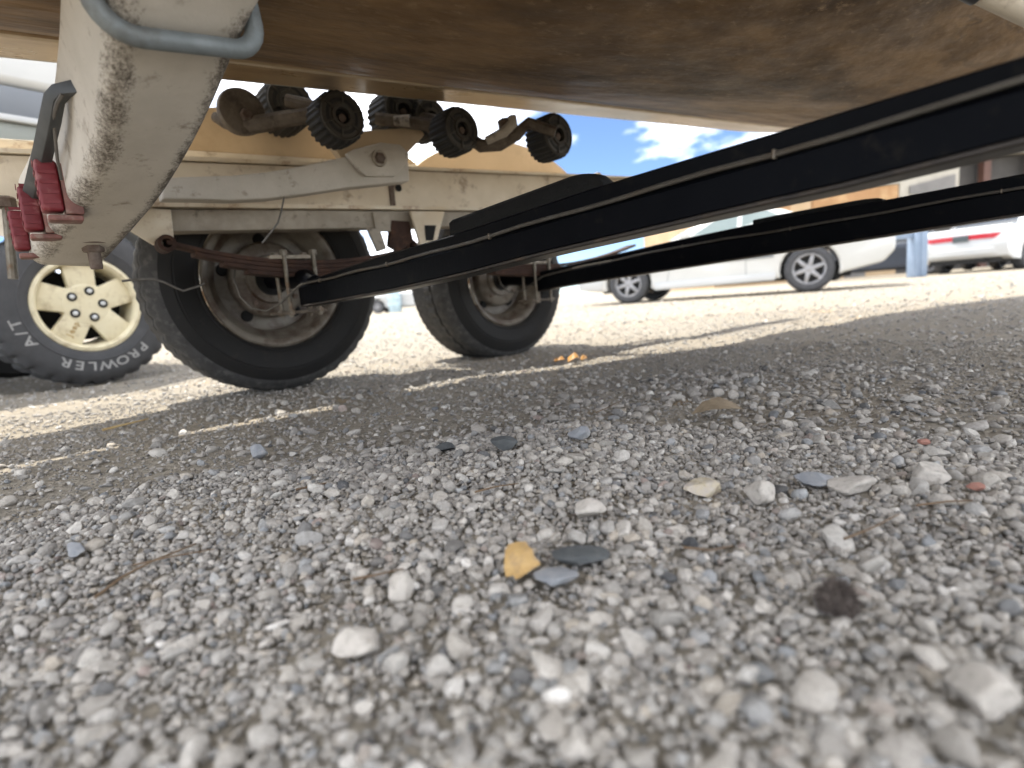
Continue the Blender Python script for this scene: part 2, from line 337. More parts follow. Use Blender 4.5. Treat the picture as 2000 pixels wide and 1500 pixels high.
def gravel():
    SH = [lumpy(ico(3)[0], 14), lumpy(ico(2)[0], 14), lumpy(ico(1)[0], 12), [ico(0)[0] if False else p for p in lumpy(ico(1)[0], 8)]]
    FA = [ico(3)[1], ico(2)[1], ico(1)[1], ico(1)[1]]
    bv, bf = ico(1); # icosphere 1 = 20 faces in blender numbering, 2 = 80, 3 = 320
    V = []; T = []; Cc = []; off = 0; SM = []
    def put(x, y, r, lvl, flat=.62, sink=.35, tint=1.):
        nonlocal off
        if lvl < 2:
            ok = np.ones(len(x), bool)
            for kx, ky, kr in KEEP: ok &= (x-kx)**2+(y-ky)**2 > (kr*.85+r*.55)**2
            x, y, r = x[ok], y[ok], r[ok]
        n = len(x)
        if n == 0: return
        z = hgt(x, y); sh = np.array(SH[lvl]); pick = RNG.integers(0, len(sh), n)
        sc = np.stack([r*RNG.uniform(.8, 1.3, n), r*RNG.uniform(.65, 1.05, n), r*flat*RNG.uniform(.65, 1.25, n)], -1)
        p = sh[pick]*sc[:, None, :]
        tx = RNG.normal(0, .35, n); ty = RNG.normal(0, .35, n); a = RNG.uniform(0, 2*pi, n)
        ct, st = np.cos(tx)[:, None], np.sin(tx)[:, None]; p = np.stack([p[..., 0], p[..., 1]*ct-p[..., 2]*st, p[..., 1]*st+p[..., 2]*ct], -1)
        ct, st = np.cos(ty)[:, None], np.sin(ty)[:, None]; p = np.stack([p[..., 0]*ct+p[..., 2]*st, p[..., 1], -p[..., 0]*st+p[..., 2]*ct], -1)
        ct, st = np.cos(a)[:, None], np.sin(a)[:, None]; p = np.stack([p[..., 0]*ct-p[..., 1]*st, p[..., 0]*st+p[..., 1]*ct, p[..., 2]], -1)
        up_ = sc[:, 2]*RNG.uniform(.1, 1-sink, n)
        p += np.stack([x, y, z+up_], -1)[:, None, :]
        nv = sh.shape[1]; SM.append(np.repeat(RNG.uniform(0, 1, n) < (.45 if lvl < 2 else .8), len(FA[lvl]))); V.append(p.reshape(-1, 3)); T.append((FA[lvl][None]+(np.arange(n)*nv)[:, None, None]+off).reshape(-1, 3)); off += n*nv
        c = PAL[RNG.choice(len(PAL), n, p=PW)]*RNG.uniform(.6, 1.22, (n, 1))*tint
        dust = RNG.uniform(.0, .8, (n, 1))**1.2; c = c*(1-dust)+np.array([.475, .435, .38])*dust*tint
        Cc.append(np.repeat(np.concatenate([c, np.ones((n, 1))], 1), nv, 0))
    def wedge(n, d0, d1, half=58):
        d = np.sqrt(RNG.uniform(d0*d0, d1*d1, n)); a = RNG.uniform(-radians(half), radians(half), n)
        fx = d*np.cos(a); rx = d*np.sin(a)
        return fx*fw0[0]+rx*rt0[0], fx*fw0[1]+rx*rt0[1]
    def patchy(x, y, lo, hi):     # looser and finer patches
        q = .5+.28*np.sin(5.3*x+3.1*y+.7)*np.cos(4.1*y-2.2*x)+.22*np.sin(11*x-8.3*y); right = np.clip((x*rt0[0]+y*rt0[1])*.9+.45, .12, 1.)
        keep = RNG.uniform(0, 1, len(x)) < lo+(hi-lo)*np.clip(q, 0, 1)*right; return x[keep], y[keep]
    def lognorm(n, m, s, lo, hi): return np.clip(RNG.lognormal(math.log(m), s, n), lo, hi)
    # close to the lens: smooth well-formed stones
    x, y = patchy(*wedge(950, .16, .95), .05, 1.); put(x, y, lognorm(len(x), .0102, .25, .0075, .0165), 0, .6, .25, 1.06)
    x, y = patchy(*wedge(1900, .12, .52), .3, 1.); put(x, y, lognorm(len(x), .0068, .27, .0042, .0105), 0, .68, .2, 1.03)
    x, y = patchy(*wedge(5000, .50, .95), .3, .95); put(x, y, lognorm(len(x), .0064, .28, .004, .011), 1, .66, .3)
    x, y = patchy(*wedge(10800, .12, .88), .45, 1.); put(x, y, lognorm(len(x), .0041, .27, .0026, .0064), 1, .7, .25, .95)
    x, y = wedge(34000, .12, .95); put(x, y, lognorm(len(x), .0029, .3, .0014, .0046), 2, .7, .2, .80)  # grit tinted darker, so the shade in the gaps sits in its colour
    # middle distance; tint below full puts the boat's shade into the stone colour
    x, y = patchy(*wedge(2600, .85, 1.6, 50), .15, .9); put(x, y, lognorm(len(x), .0085, .32, .005, .018), 1, .58, .45, .9)
    x, y = patchy(*wedge(5200, .85, 1.7, 50), .35, 1.); put(x, y, lognorm(len(x), .0048, .3, .003, .008), 1, .55, .5, .84)
    x, y = wedge(16000, .85, 2.2, 48); put(x, y, lognorm(len(x), .003, .3, .0016, .005), 2, .62, .35, .78)
    x, y = wedge(10000, 1.5, 4.5, 45); put(x, y, lognorm(len(x), .006, .35, .003, .014), 2, .5, .6)
    x, y = wedge(5000, 4., 12, 42); put(x, y, lognorm(len(x), .012, .35, .006, .03), 2, .45, .6)
    # a little of the same round the sides and behind the lens
    x = RNG.uniform(-1.4, 2.4, 15000); y = RNG.uniform(-1.4, 2.2, 15000); fd = x*fw0[0]+y*fw0[1]; rd = x*rt0[0]+y*rt0[1]; k = (np.abs(rd) > np.maximum(fd, .05)*1.55-.02) & (np.hypot(x, y) < 1.7); put(x[k], y[k], lognorm(k.sum(), .0065, .4, .003, .015), 2)
    V_ = np.concatenate(V).astype(np.float32); T_ = np.concatenate(T).astype(np.int32); C_ = np.concatenate(Cc).astype(np.float32)
    print('gravel tris', len(T_))
    me = bpy.data.meshes.new('loose_gravel'); me.vertices.add(len(V_)); me.vertices.foreach_set('co', V_.ravel())
    me.loops.add(T_.size); me.loops.foreach_set('vertex_index', T_.ravel()); me.polygons.add(len(T_)); me.polygons.foreach_set('loop_start', np.arange(0, T_.size, 3, dtype=np.int32))
    me.polygons.foreach_set('use_smooth', np.concatenate(SM)); me.update(calc_edges=True)
    at = me.color_attributes.new('stone', 'FLOAT_COLOR', 'POINT'); at.data.foreach_set('color', C_.ravel())
    m = bpy.data.materials.new('gravel_stone'); m.use_nodes = True; t = m.node_tree; b = t.nodes['Principled BSDF']
    a = nd(t, 'ShaderNodeAttribute', attribute_name='stone'); co = nd(t, 'ShaderNodeTexCoord').outputs['Object']
    c = mixc(t, ramp(t, tex(t, co, 230, 6, .75), .38, .66), mixc(t, 1., a.outputs['Color'], (.74, .73, .72), 'MULTIPLY'), a.outputs['Color'])
    c = mixc(t, ramp(t, tex(t, co, 90, 5, .7), .56, .70), c, mixc(t, .55, a.outputs['Color'], (.46, .43, .39)))
    c = mixc(t, ramp(t, tex(t, co, 600, 3, .6), .62, .74), c, (.12, .11, .105))
    t.links.new(c, b.inputs['Base Color']); b.inputs['Roughness'].default_value = .9; b.inputs['Specular IOR Level'].default_value = .25
    bp = nd(t, 'ShaderNodeBump'); bp.inputs['Strength'].default_value = .55; bp.inputs['Distance'].default_value = .0015
    t.links.new(tex(t, co, 320, 7, .72), bp.inputs['Height']); t.links.new(bp.outputs[0], b.inputs['Normal'])
    me.materials.append(m); o = bpy.data.objects.new('loose_gravel', me); COL.objects.link(o); o['kind'] = 'stuff'; o['label'] = 'loose grey crushed gravel scattered over the ground'; o['category'] = 'gravel'
gravel()

# ================================================================ BACKGROUND BUILDINGS
ROT_G = np.array([.98, .19, 0]); 
def planar(px0, px1, d0, d1):
    a = atd(px0, 560, d0); b = atd(px1, 560, d1); a[2] = b[2] = 0; e = b-a; L = np.linalg.norm(e); e /= L; n = np.cross(e, up0)
    if n@(CP-a) < 0: n = -n
    return a, e, n, L
def buildings():
    a, e, n, L = planar(1395, 1748, 21, 22.5); g = frame(a, e, n)
    b = thing('shop_building', 'tan and orange stucco shop building behind the silver car', 'building', a)
    obj('wall', MB().prism([(0, -.1), (L, -.1), (L, 3.45), (0, 3.45)], g, -6, 0), 'stucco', b)
    obj('orange_panel', MB().prism([(L*.52, 2.55), (L-.02, 2.55), (L-.02, 3.40), (L*.52, 3.40)], g, .003, .06), 'orange', b)
    obj('orange_panel', MB().prism([(L*.22, 2.35), (L*.40, 2.35), (L*.40, 2.95), (L*.22, 2.95)], g, .003, .06), 'orange', b)
    obj('parapet', MB().prism([(-.05, 3.452), (L+.03, 3.452), (L+.03, 3.7), (-.05, 3.7)], g, -6.05, .1), 'trim', b)
    obj('window', MB().prism([(L*.4, .8), (L*.54, .8), (L*.54, 1.6), (L*.4, 1.6)], g, .003, .03), 'darkglass', b)
    obj('door', MB().prism([(L*.7, 0), (L*.82, 0), (L*.82, 1.9), (L*.7, 1.9)], g, .003, .04), 'greypanel', b)
    a, e, n, L = planar(1752, 2150, 22.5, 25); g = frame(a, e, n)
    b = thing('porch_building', 'dark porch building with cream end trim and red-brown posts', 'building', a)
    obj('wall', MB().prism([(0, -.1), (L, -.1), (L, 5.4), (0, 5.4)], g, -5, -.8), 'darkwall', b)
    u = L/398
    obj('gable', MB().prism([(0, 2.2), (u*104, 2.2), (u*104, 4.4), (0, 3.7)], g, -.79, 0), 'trim', b)
    obj('gable_panel', MB().prism([(u*16, 3.05), (u*96, 2.95), (u*96, 3.75), (u*16, 3.35)], g, .003, .05), 'greypanel', b)
    for k in (166, 256, 340): obj('porch_post', MB().prism([(u*k, 0), (u*(k+13), 0), (u*(k+13), 4.6), (u*k, 4.6)], g, -.6, -.35), 'redpost', b)
    obj('porch_beam', MB().prism([(u*106, 4.6), (L, 4.6), (L, 4.9), (u*106, 4.9)], g, -.7, -.2), 'trim', b)
    obj('window', MB().prism([(u*190, 1.0), (u*240, 1.0), (u*240, 2.2), (u*190, 2.2)], g, -.797, -.76), 'darkglass', b)
buildings()

# ================================================================ CARS
def car_wheel(parent, c, e1, n, R, W, rimR, rimmat, spokes=6, tyremat='cartyre', sw=.03):
    g = frame(c, e1, n)
    prof = [(rimR, .0), (rimR+.012, .012), (rimR+(R-rimR)*.45, .022), (R-.03, .012), (R-.008, -.012), (R, -.03), (R, -W+.03), (R-.03, -W-.01), (rimR, -W)]
    rim = MB().lathe([(rimR+.004, .006), (rimR-.006, .012), (rimR-.018, .004), (rimR-.026, -.05), (rimR-.03, -W*.8)], g, 40)
    w_ = obj('wheel', rim, rimmat, parent)
    obj('tyre', MB().lathe(prof, g, 48), tyremat, w_)
    sp = MB()
    for k in range(spokes):
        a = 2*pi*k/spokes+.3; ca, sa = cos(a), sin(a)
        sp.prism([(ca*r-sa*t, sa*r+ca*t) for r, t in ((.03, -sw*.9), (rimR-.015, -sw*.62), (rimR-.015, sw*.62), (.03, sw*.9))], g, -.03, -.006+.0005*k)
    sp.lathe([(.0, .002), (.03, .001), (.045, -.004), (.05, -.03)], g, 20)
    obj('spokes', sp, rimmat, w_, bevel=.004)
    obj('brake_disc', MB().lathe([(0, -.06), (rimR-.03, -.06), (rimR-.03, -.075)], g, 24), 'under', w_)
    return w_
def arch(cx, R, cz, n=14, bottom=.2):
    a0 = math.asin(max(-1, (bottom-cz)/R)); th = np.linspace(pi-a0, a0, n); return [(cx+R*cos(t), cz+R*sin(t)) for t in th]
def coupe():
    cf = atd(1228, 602, 9.0); cr_ = atd(1580, 573, 7.75); cf[2] = cr_[2] = 0
    e = cr_-cf; WB = np.linalg.norm(e); e /= WB; n = np.cross(e, up0)     # e points to the rear, n to the viewer
    if n@(CP-cf) < 0: n = -n
    root = thing('parked_car', 'white two-door car seen from its side with grey alloy wheels', 'car', (cf+cr_)/2)
    g = frame(cf, e, n); R = .315; ar = .365; zb = .21
    prof = [(-.80, .30), (-.72, .24), (-.40, zb)]+arch(0, ar, .31, 14, zb)+[(.42, zb-.01), (WB-.42, zb+.01)]+arch(WB, ar, .31, 14, zb)+[(WB+.42, zb+.03), (WB+.85, .33), (WB+.98, .48), (WB+.98, .68), (WB+.92, .83), (WB+.4, .90), (WB-.2, .92), (.75, .87), (.3, .84), (-.4, .74), (-.72, .62), (-.82, .48)]
    b = obj('body', MB().prism(prof, g, -1.64, -.02), 'silver', root, bevel=.035, seg=3, smooth=45)
    gh = [[(.62, .90), (1.25, 1.22), (2.05, 1.25), (2.75, .93)], -.14, -1.52]
    ins = lambda q, t: [(x+(1.6-x)*t, z) for x, z in q]
    m = MB(); lo = gh[0]
    m.loft([[g(x, -1.50 if False else -1.45+(.0 if z > 1 else -.1), z) for x, z in lo], [g(x, -.25 if z > 1 else -.1, z) for x, z in lo]])
    obj('cabin', m, 'silver', root, bevel=.04, seg=3)
    for (q, nm) in (([(.98, .945), (1.36, 1.17), (1.62, 1.19), (1.62, .945)], 'side_window'), ([(1.68, .945), (1.68, 1.19), (2.0, 1.2), (2.42, .95)], 'side_window')):
        obj(nm, MB().loft([[g(x, -.25+(1.25-z)*.428+.004, z) for x, z in q], [g(x, -.25+(1.25-z)*.428-.02, z) for x, z in q]]), 'glass', root)
    q = [(.69, .945, -.22), (1.22, 1.205, -.32), (1.22, 1.205, -1.4), (.69, .945, -1.45)]
    obj('windscreen', MB().loft([[g(x-.012, y, z+.018) for x, z, y in q], [g(x+.01, y, z-.01) for x, z, y in q]]), 'glass', root)
    obj('side_skirt', MB().prism([(.42, zb-.03), (WB-.42, zb-.01), (WB-.42, zb+.09), (.42, zb+.08)], g, -.04, .015), 'white', root, bevel=.012)
    obj('front_bumper', MB().prism([(-.84, .26), (-.44, .22), (-.40, .44), (-.84, .47)], g, -1.6, .0), 'white', root, bevel=.03)
    obj('tail_lamp', MB().lathe([(0, .012), (.045, .008), (.06, -.02)], frame(g(WB+.8, -.012, .72), e, n), 16), 'lampglass', root)
    obj('door_seam', MB().box((0, 0, 0), (0, 0, 0)) if False else MB().prism([(1.74, .3), (1.747, .3), (1.747, .88), (1.74, .88)], g, -.03, -.017), 'greytrim', root)
    obj('body_moulding', MB().prism([(.44, .50), (WB-.44, .52), (WB-.44, .555), (.44, .535)], g, -.03, -.008), 'greytrim', root, bevel=.004)
    obj('door_handle', MB().prism([(1.48, .74), (1.66, .745), (1.66, .775), (1.48, .77)], g, -.025, .012), 'greytrim', root, bevel=.006)
    obj('door_seam', MB().prism([(.62, .3), (.627, .3), (.70, .86), (.693, .86)], g, -.03, -.017), 'greytrim', root)
    obj('wing_mirror', MB().loft([[g(x, .10, z) for x, z in ((.84, .90), (.98, .90), (.98, 1.0), (.86, 1.0))], [g(x, -.12, z) for x, z in ((.86, .91), (.96, .91), (.96, .98), (.88, .98))]]), 'silver', root, bevel=.015)
    obj('head_lamp', MB().prism([(-.80, .55), (-.55, .60), (-.55, .68), (-.74, .64)], g, -.03, -.012), 'lampglass', root)
    obj('underbody', MB().prism([(-.5, .18), (WB+.5, .18), (WB+.5, .4), (-.5, .4)], g, -1.5, -.25), 'under', root)
    for cx in (0, WB):
        car_wheel(root, g(cx, -.03, R), e, n, R, .2, .205, 'alloy', 6, sw=.035)
        car_wheel(root, g(cx+.02, -1.62, R), e, -n, R, .2, .205, 'alloy', 6, sw=.035)
coupe()
def sedan():
    p = atd(1876, 520, 13.0); p[2] = 0; v = p/np.linalg.norm(p); a = radians(-24)
    h = np.array([v[0]*cos(a)-v[1]*sin(a), v[0]*sin(a)+v[1]*cos(a), 0]); r = np.array([h[1], -h[0], 0])   # heading, right
    root = thing('parked_car', 'white four-door car seen from behind with a full-width red tail light', 'car', p)
    g = frame(p, h, r); R = .31
    prof = [(.02, .34), (.25, .26), (.6, .24)]+arch(.95, .36, .31, 12, .24)+[(1.4, .22), (3.3, .22)]+arch(3.7, .36, .31, 12, .24)+[(4.1, .25), (4.6, .32), (4.7, .6), (3.6, .93), (2.0, .97), (.9, 1.0), (.12, 1.0), (.03, .93), (-.03, .72), (-.03, .50)]
    obj('body', MB().prism(prof, g, -.88, .88), 'white', root, bevel=.11, seg=4, smooth=60)
    q = [(.85, .98, .74), (1.45, 1.36, .58), (2.5, 1.38, .58), (3.35, .95, .72)]
    obj('cabin', MB().loft([[g(x, -y, z) for x, z, y in q], [g(x, y, z) for x, z, y in q]]), 'white', root, bevel=.05, seg=3)
    q2 = [(.90, 1.02, .66), (1.40, 1.335, .52)]
    obj('rear_window', MB().loft([[g(q2[0][0]-.012, -q2[0][2], q2[0][1]), g(q2[1][0]-.012, -q2[1][2], q2[1][1]), g(q2[1][0]-.012, q2[1][2], q2[1][1]), g(q2[0][0]-.012, q2[0][2], q2[0][1])], [g(q2[0][0]+.03, -q2[0][2], q2[0][1]), g(q2[1][0]+.03, -q2[1][2], q2[1][1]), g(q2[1][0]+.03, q2[1][2], q2[1][1]), g(q2[0][0]+.03, q2[0][2], q2[0][1])]]), 'darkglass', root)
    tl = []
    for y in np.linspace(-.80, .80, 17):
        s_ = abs(y)/.8; x = -.036+.10*max(0, s_-.72)**1.5*4
        tl.append([g(x-.004, y, .72+.02*(1-s_)), g(x-.004, y, .845-.015*s_**3), g(x+.06, y, .845), g(x+.06, y, .72)])
    obj('tail_light', MB().loft(tl), 'tail', root)
    obj('number_plate', MB().prism([(-.155, .70), (.155, .70), (.155, .84), (-.155, .84)], frame(p, r, -h), .05, .062), 'plate', root)
    obj('bumper', MB().loft([[g(-.075+.16*(abs(y)/.86)**4, y, .40), g(-.085+.16*(abs(y)/.86)**4, y, .52), g(.05, y, .56), g(.05, y, .36)] for y in np.linspace(-.87, .87, 15)]), 'white', root)
    obj('underbody', MB().prism([(.1, .2), (4.4, .2), (4.4, .45), (.1, .45)], g, -.7, .7), 'under', root)
    obj('exhaust_pipe', MB().tube([g(.02, .42, .27), g(.4, .42, .27)], .03), 'under', root)
    for cx in (.95, 3.7):
        for s in (1, -1): car_wheel(root, g(cx, s*.875, R), h, s*r, R, .2, .2, 'alloy', 7)
sedan()
def simple_car(name, label, px, py, d, yaw, m, L=4.2, Hh=1.38, W=1.7, glass='darkglass'):
    p = atd(px, py, d); p[2] = 0; v = p/np.linalg.norm(p); a = radians(yaw); h = np.array([v[0]*cos(a)-v[1]*sin(a), v[0]*sin(a)+v[1]*cos(a), 0]); r = np.array([h[1], -h[0], 0])
    root = thing(name, label, 'car', p); g = frame(p-h*L/2, h, r); R = .31
    prof = [(.03, .3), (.3, .24)]+arch(.8, .36, .31, 10, .24)+[(1.3, .22), (L-1.3, .22)]+arch(L-.8, .36, .31, 10, .24)+[(L-.25, .25), (L, .34), (L-.02, .62), (L-.9, .85), (L-1.2, .9), (.6, .93), (.08, .9), (0, .6)]
    obj('body', MB().prism(prof, g, -W/2, W/2), m, root, bevel=.06, seg=3, smooth=50)
    q = [(.5, .91, W/2-.06), (1.0, Hh, W/2-.22), (L-2.1, Hh, W/2-.22), (L-1.25, .89, W/2-.06)]
    obj('cabin', MB().loft([[g(x, -y, z) for x, z, y in q], [g(x, y, z) for x, z, y in q]]), glass, root, bevel=.03)
    obj('roof', MB().loft([[g(x, -y-.01, z+.012) for x, z, y in q[1:3]]+[g(x, -y-.01, z-.02) for x, z, y in q[2:0:-1]], [g(x, y+.01, z+.012) for x, z, y in q[1:3]]+[g(x, y+.01, z-.02) for x, z, y in q[2:0:-1]]]), m, root)
    obj('underbody', MB().prism([(.3, .19), (L-.3, .19), (L-.3, .4), (.3, .4)], g, -.6, .6), 'under', root)
    for x in (-.62, .62): obj('head_lamp', MB().lathe([(0, .02), (.09, .01), (.11, -.03)], frame(g(L-.03, x, .58), r, h), 14), 'lampglass', root)
    for cx in (.8, L-.8):
        for s in (1, -1): car_wheel(root, g(cx, s*(W/2-.01), R), h, s*r, R, .19, .2, 'alloy', 7)
    return root
simple_car('parked_car', 'dark blue car half hidden behind the tail of the white two-door car', 1712, 540, 16.5, 80, 'darkblue')
simple_car('parked_car', 'pale blue car at the right edge beyond the white four-door car', 2000, 500, 17.5, 150, 'paleblue')
simple_car('parked_car', 'small distant white car seen between the two trailer tyres', 800, 600, 27, 75, 'white')
pb = atd(1790, 540, 12.6); pb[2] = 0; ax = planar(1700, 1850, 12.6, 12.6)
bp_ = thing('blue_post', 'faded blue square post between the two white cars', 'post', pb); g = frame(pb, ax[1], ax[2])
obj('post', MB().prism([(-.13, 0), (.13, 0), (.13, 1.05), (-.13, 1.05)], g, -.15, .15), 'bluepost', bp_, bevel=.015)
obj('rail', MB().prism([(-1.1, .86), (-.133, .86), (-.133, 1.02), (-1.1, 1.02)], g, -.06, .06), 'bluepost', bp_, bevel=.01)
obj('rib', MB().prism([(-.03, .03), (.03, .03), (.03, 1.0), (-.03, 1.0)], g, .151, .17), 'bluepost', bp_, bevel=.006)
pb = atd(772, 600, 26); pb[2] = 0
br = thing('blue_barrel', 'distant pale blue barrel seen between the trailer tyres', 'barrel', pb); g = frame(pb, (1, 0, 0), (0, 0, 1), (0, 1, 0))
obj('drum', MB().lathe([(0, 0), (.28, 0), (.30, .05), (.30, .3), (.31, .32), (.30, .34), (.30, .6), (.31, .62), (.30, .64), (.29, .88), (0, .9)], g, 24), 'paleblue', br)
obj('drum_lid', MB().lathe([(0, .93), (.25, .93), (.27, .905), (0, .902)], g, 24), 'bluepost', br)

# ---------------------------------------------------------------- off-road vehicle, left
def text_mesh(ch, size):
    cu = bpy.data.curves.new('t', 'FONT'); cu.body = ch; cu.size = size; cu.align_x = 'CENTER'; cu.extrude = .001; cu.offset = size*.012; cu.resolution_u = 3
    o = bpy.data.objects.new('t', cu); COL.objects.link(o); dg = bpy.context.evaluated_depsgraph_get(); me = bpy.data.meshes.new_from_object(o.evaluated_get(dg))
    v = [p.co[:] for p in me.vertices]; f = [tuple(q.vertices) for q in me.polygons]
    bpy.data.objects.remove(o); bpy.data.curves.remove(cu); bpy.data.meshes.remove(me); return v, f
def offroader():
    c = atd(171, 597, 2.54); R = .362; c[2] = R-.012+.004
    e = rt0*cos(radians(53))+fw0*sin(radians(53)); n = rt0*sin(radians(53))-fw0*cos(radians(53))   # e to the right/away, n to the viewer
    root = thing('off_road_vehicle', 'white off-road vehicle on a cream five-spoke wheel with white-lettered tyre', 'vehicle', (c[0], c[1], 0))
    g = frame(c, e, n); rim = .208; W = .235
    def wheel(g, detailed=True):
        lip = MB().lathe([(rim+.006, .004), (rim+.002, .016), (rim-.012, .020), (rim-.022, .012), (rim-.026, -.02), (rim-.034, -.06), (rim-.036, -W*.85)], g, 64)
        w_ = obj('wheel', lip, 'creamrim', root, smooth=50)
        nseg = 120
        def mod(i, j, r): return r-(.012 if (j in (7, 8, 10, 11) and (i % 4 == (0 if j < 9 else 2))) else 0)-(.01 if j in (6, 12) and i % 4 in (0, 1) else 0)
        prof = [(rim, .0), (rim+.006, .018), (rim+.03, .030), (rim+.045, .031), (rim+.10, .030), (R-.035, .022), (R-.016, .012), (R-.003, -.006), (R, -.06), (R-.010, -.07), (R, -.08), (R, -W+.03), (R-.016, -W+.01), (R-.06, -W-.02), (rim, -W)]
        ty = obj('tyre', MB().lathe(prof, g, nseg, mod=mod), 'cartyre', w_, smooth=28)
        obj('tyre_bead', MB().lathe([(rim+.040, .0305), (rim+.044, .034), (rim+.048, .0305)], g, 96), 'cartyre', w_)
        sp = MB()
        for k in range(5):
            a = pi/2+.04+2*pi*k/5; ca, sa = cos(a), sin(a)
            sp.prism([(ca*r-sa*t, sa*r+ca*t) for r, t in ((.045, -.05), (rim-.024, -.062), (rim-.018, 0), (rim-.024, .062), (.045, .05))], g, -.045, -.008+.0006*k)
        sp.lathe([(0, -.004), (.036, -.004), (.045, -.0045), (.088, -.0055), (.098, -.012), (.1, -.045)], g, 40)
        obj('spokes', sp, 'creamrim', w_, bevel=.006, seg=2)
        obj('brake_drum', MB().lathe([(0, -.09), (rim-.05, -.09), (rim-.05, -.13)], g, 30), 'hole', w_)
        for k in range(5):
            a = pi/2-.30+2*pi*k/5; q = frame(g(.062*cos(a), 0, .062*sin(a)), e, n)
            obj('lug_recess', MB().lathe([(.020, -.0035), (.019, -.002), (.0105, -.0025)], q, 18), 'under', w_)
            obj('lug_nut', MB().lathe([(0, .010), (.006, .009), (.0095, .004), (.0105, -.006)], q, 12), 'lampglass', w_)
        return w_
    w_ = wheel(g)
    # raised white sidewall lettering, tops of the letters outward, read clockwise
    word = 'PROWLER   A/T'; adv = dict(W=.062, A=.05, O=.05, R=.048, L=.042, E=.044, P=.046, T=.044); adv['/'] = .03; adv[' '] = .028
    rr = rim+.052; ang = radians(-44); adv = {k_: v_*1.05 for k_, v_ in adv.items()} 
    for x in word:
        da = adv[x]/rr; a = ang-da/2; ang -= da
        if x == ' ': continue
        v, f = text_mesh(x, .055)
        ur = np.array([cos(a), sin(a)]); ut = np.array([sin(a), -cos(a)])
        obj('letter', MB().add([g(*(lambda q: (q[0], .0315+p[2], q[1]))(ur*(rr+p[1])+ut*p[0]*1.25)) for p in v], f), 'owl', w_, smooth=0)
    a = pi/2+.04+2*pi*2/5; ur = np.array([cos(a), sin(a)]); ut = np.array([-sin(a), cos(a)])
    for x, dx in zip('Jeep', (-.029, -.010, .010, .030)):
        v, f = text_mesh(x, .034); obj('letter', MB().add([g(*(lambda q: (q[0], -.006+p[2]*1.5, q[1]))(-ur*(-.128+p[0]+dx)-ut*(p[1]-.012))) for p in v], f), 'straw', w_, smooth=0)
    # the wheel on the far side
    g2 = frame(g(0, -1.47, 0), e, -n)
    w2 = obj('wheel', MB().lathe([(rim+.006, .004), (rim-.012, .020), (rim-.026, -.02), (rim-.036, -W*.85)], g2, 40), 'creamrim', root)
    obj('tyre', MB().lathe([(rim, 0), (rim+.06, .03), (R-.03, .022), (R, -.02), (R, -W+.02), (R-.03, -W-.02), (rim, -W)], g2, 64), 'rubber', w2)
    obj('brake_drum', MB().lathe([(0, -.05), (rim-.03, -.05)], g2, 30), 'hole', w2)
    # body: side panels above
    G = frame((c[0], c[1], 0), e, n)
    body = [(-3.6, .5), (-3.4, .46)]+[(-2.58-.44, .46)]+arch(-2.58, .47, .40, 14, .46)[1:-1]+[(-2.58+.46, .46), (-.47, .46)]+arch(0, .47, .40, 14, .46)[1:-1]+[(.46, .48), (.5, .62), (.5, 0.885), (.38, 1.010), (-3.6, 1.010)]
    obj('body', MB().prism(body, G, -1.62, .02), 'white', root, bevel=.03, seg=3, smooth=45)
    obj('body_band', MB().prism([(.36, 1.015), (-3.55, 1.015), (-3.55, 1.097), (.33, 1.097)], G, -1.60, .015), 'greygreen', root, bevel=.006)
    obj('body_moulding', MB().prism([(.34, 1.101), (-3.55, 1.101), (-3.55, 1.127), (.33, 1.127)], G, -1.61, .035), 'white', root, bevel=.005)
    obj('cladding', MB().prism([(.31, 1.131), (-3.5, 1.131), (-3.5, 1.250), (.27, 1.250)], G, -1.58, .0), 'greytrim', root, bevel=.01)
    obj('roof_side', MB().prism([(.26, 1.254), (-3.5, 1.254), (-3.5, 1.68), (.05, 1.68)], G, -1.58, .0), 'silver', root, bevel=.04, seg=3)
    obj('bumper', MB().prism([(.505, .45), (.60, .48), (.60, .62), (.505, .62)], G, -1.6, .0), 'greytrim', root, bevel=.015)
    obj('underbody', MB().prism([(-3.3, .36), (.3, .36), (.3, .52), (-3.3, .52)], G, -1.2, -.4), 'under', root)
offroader()

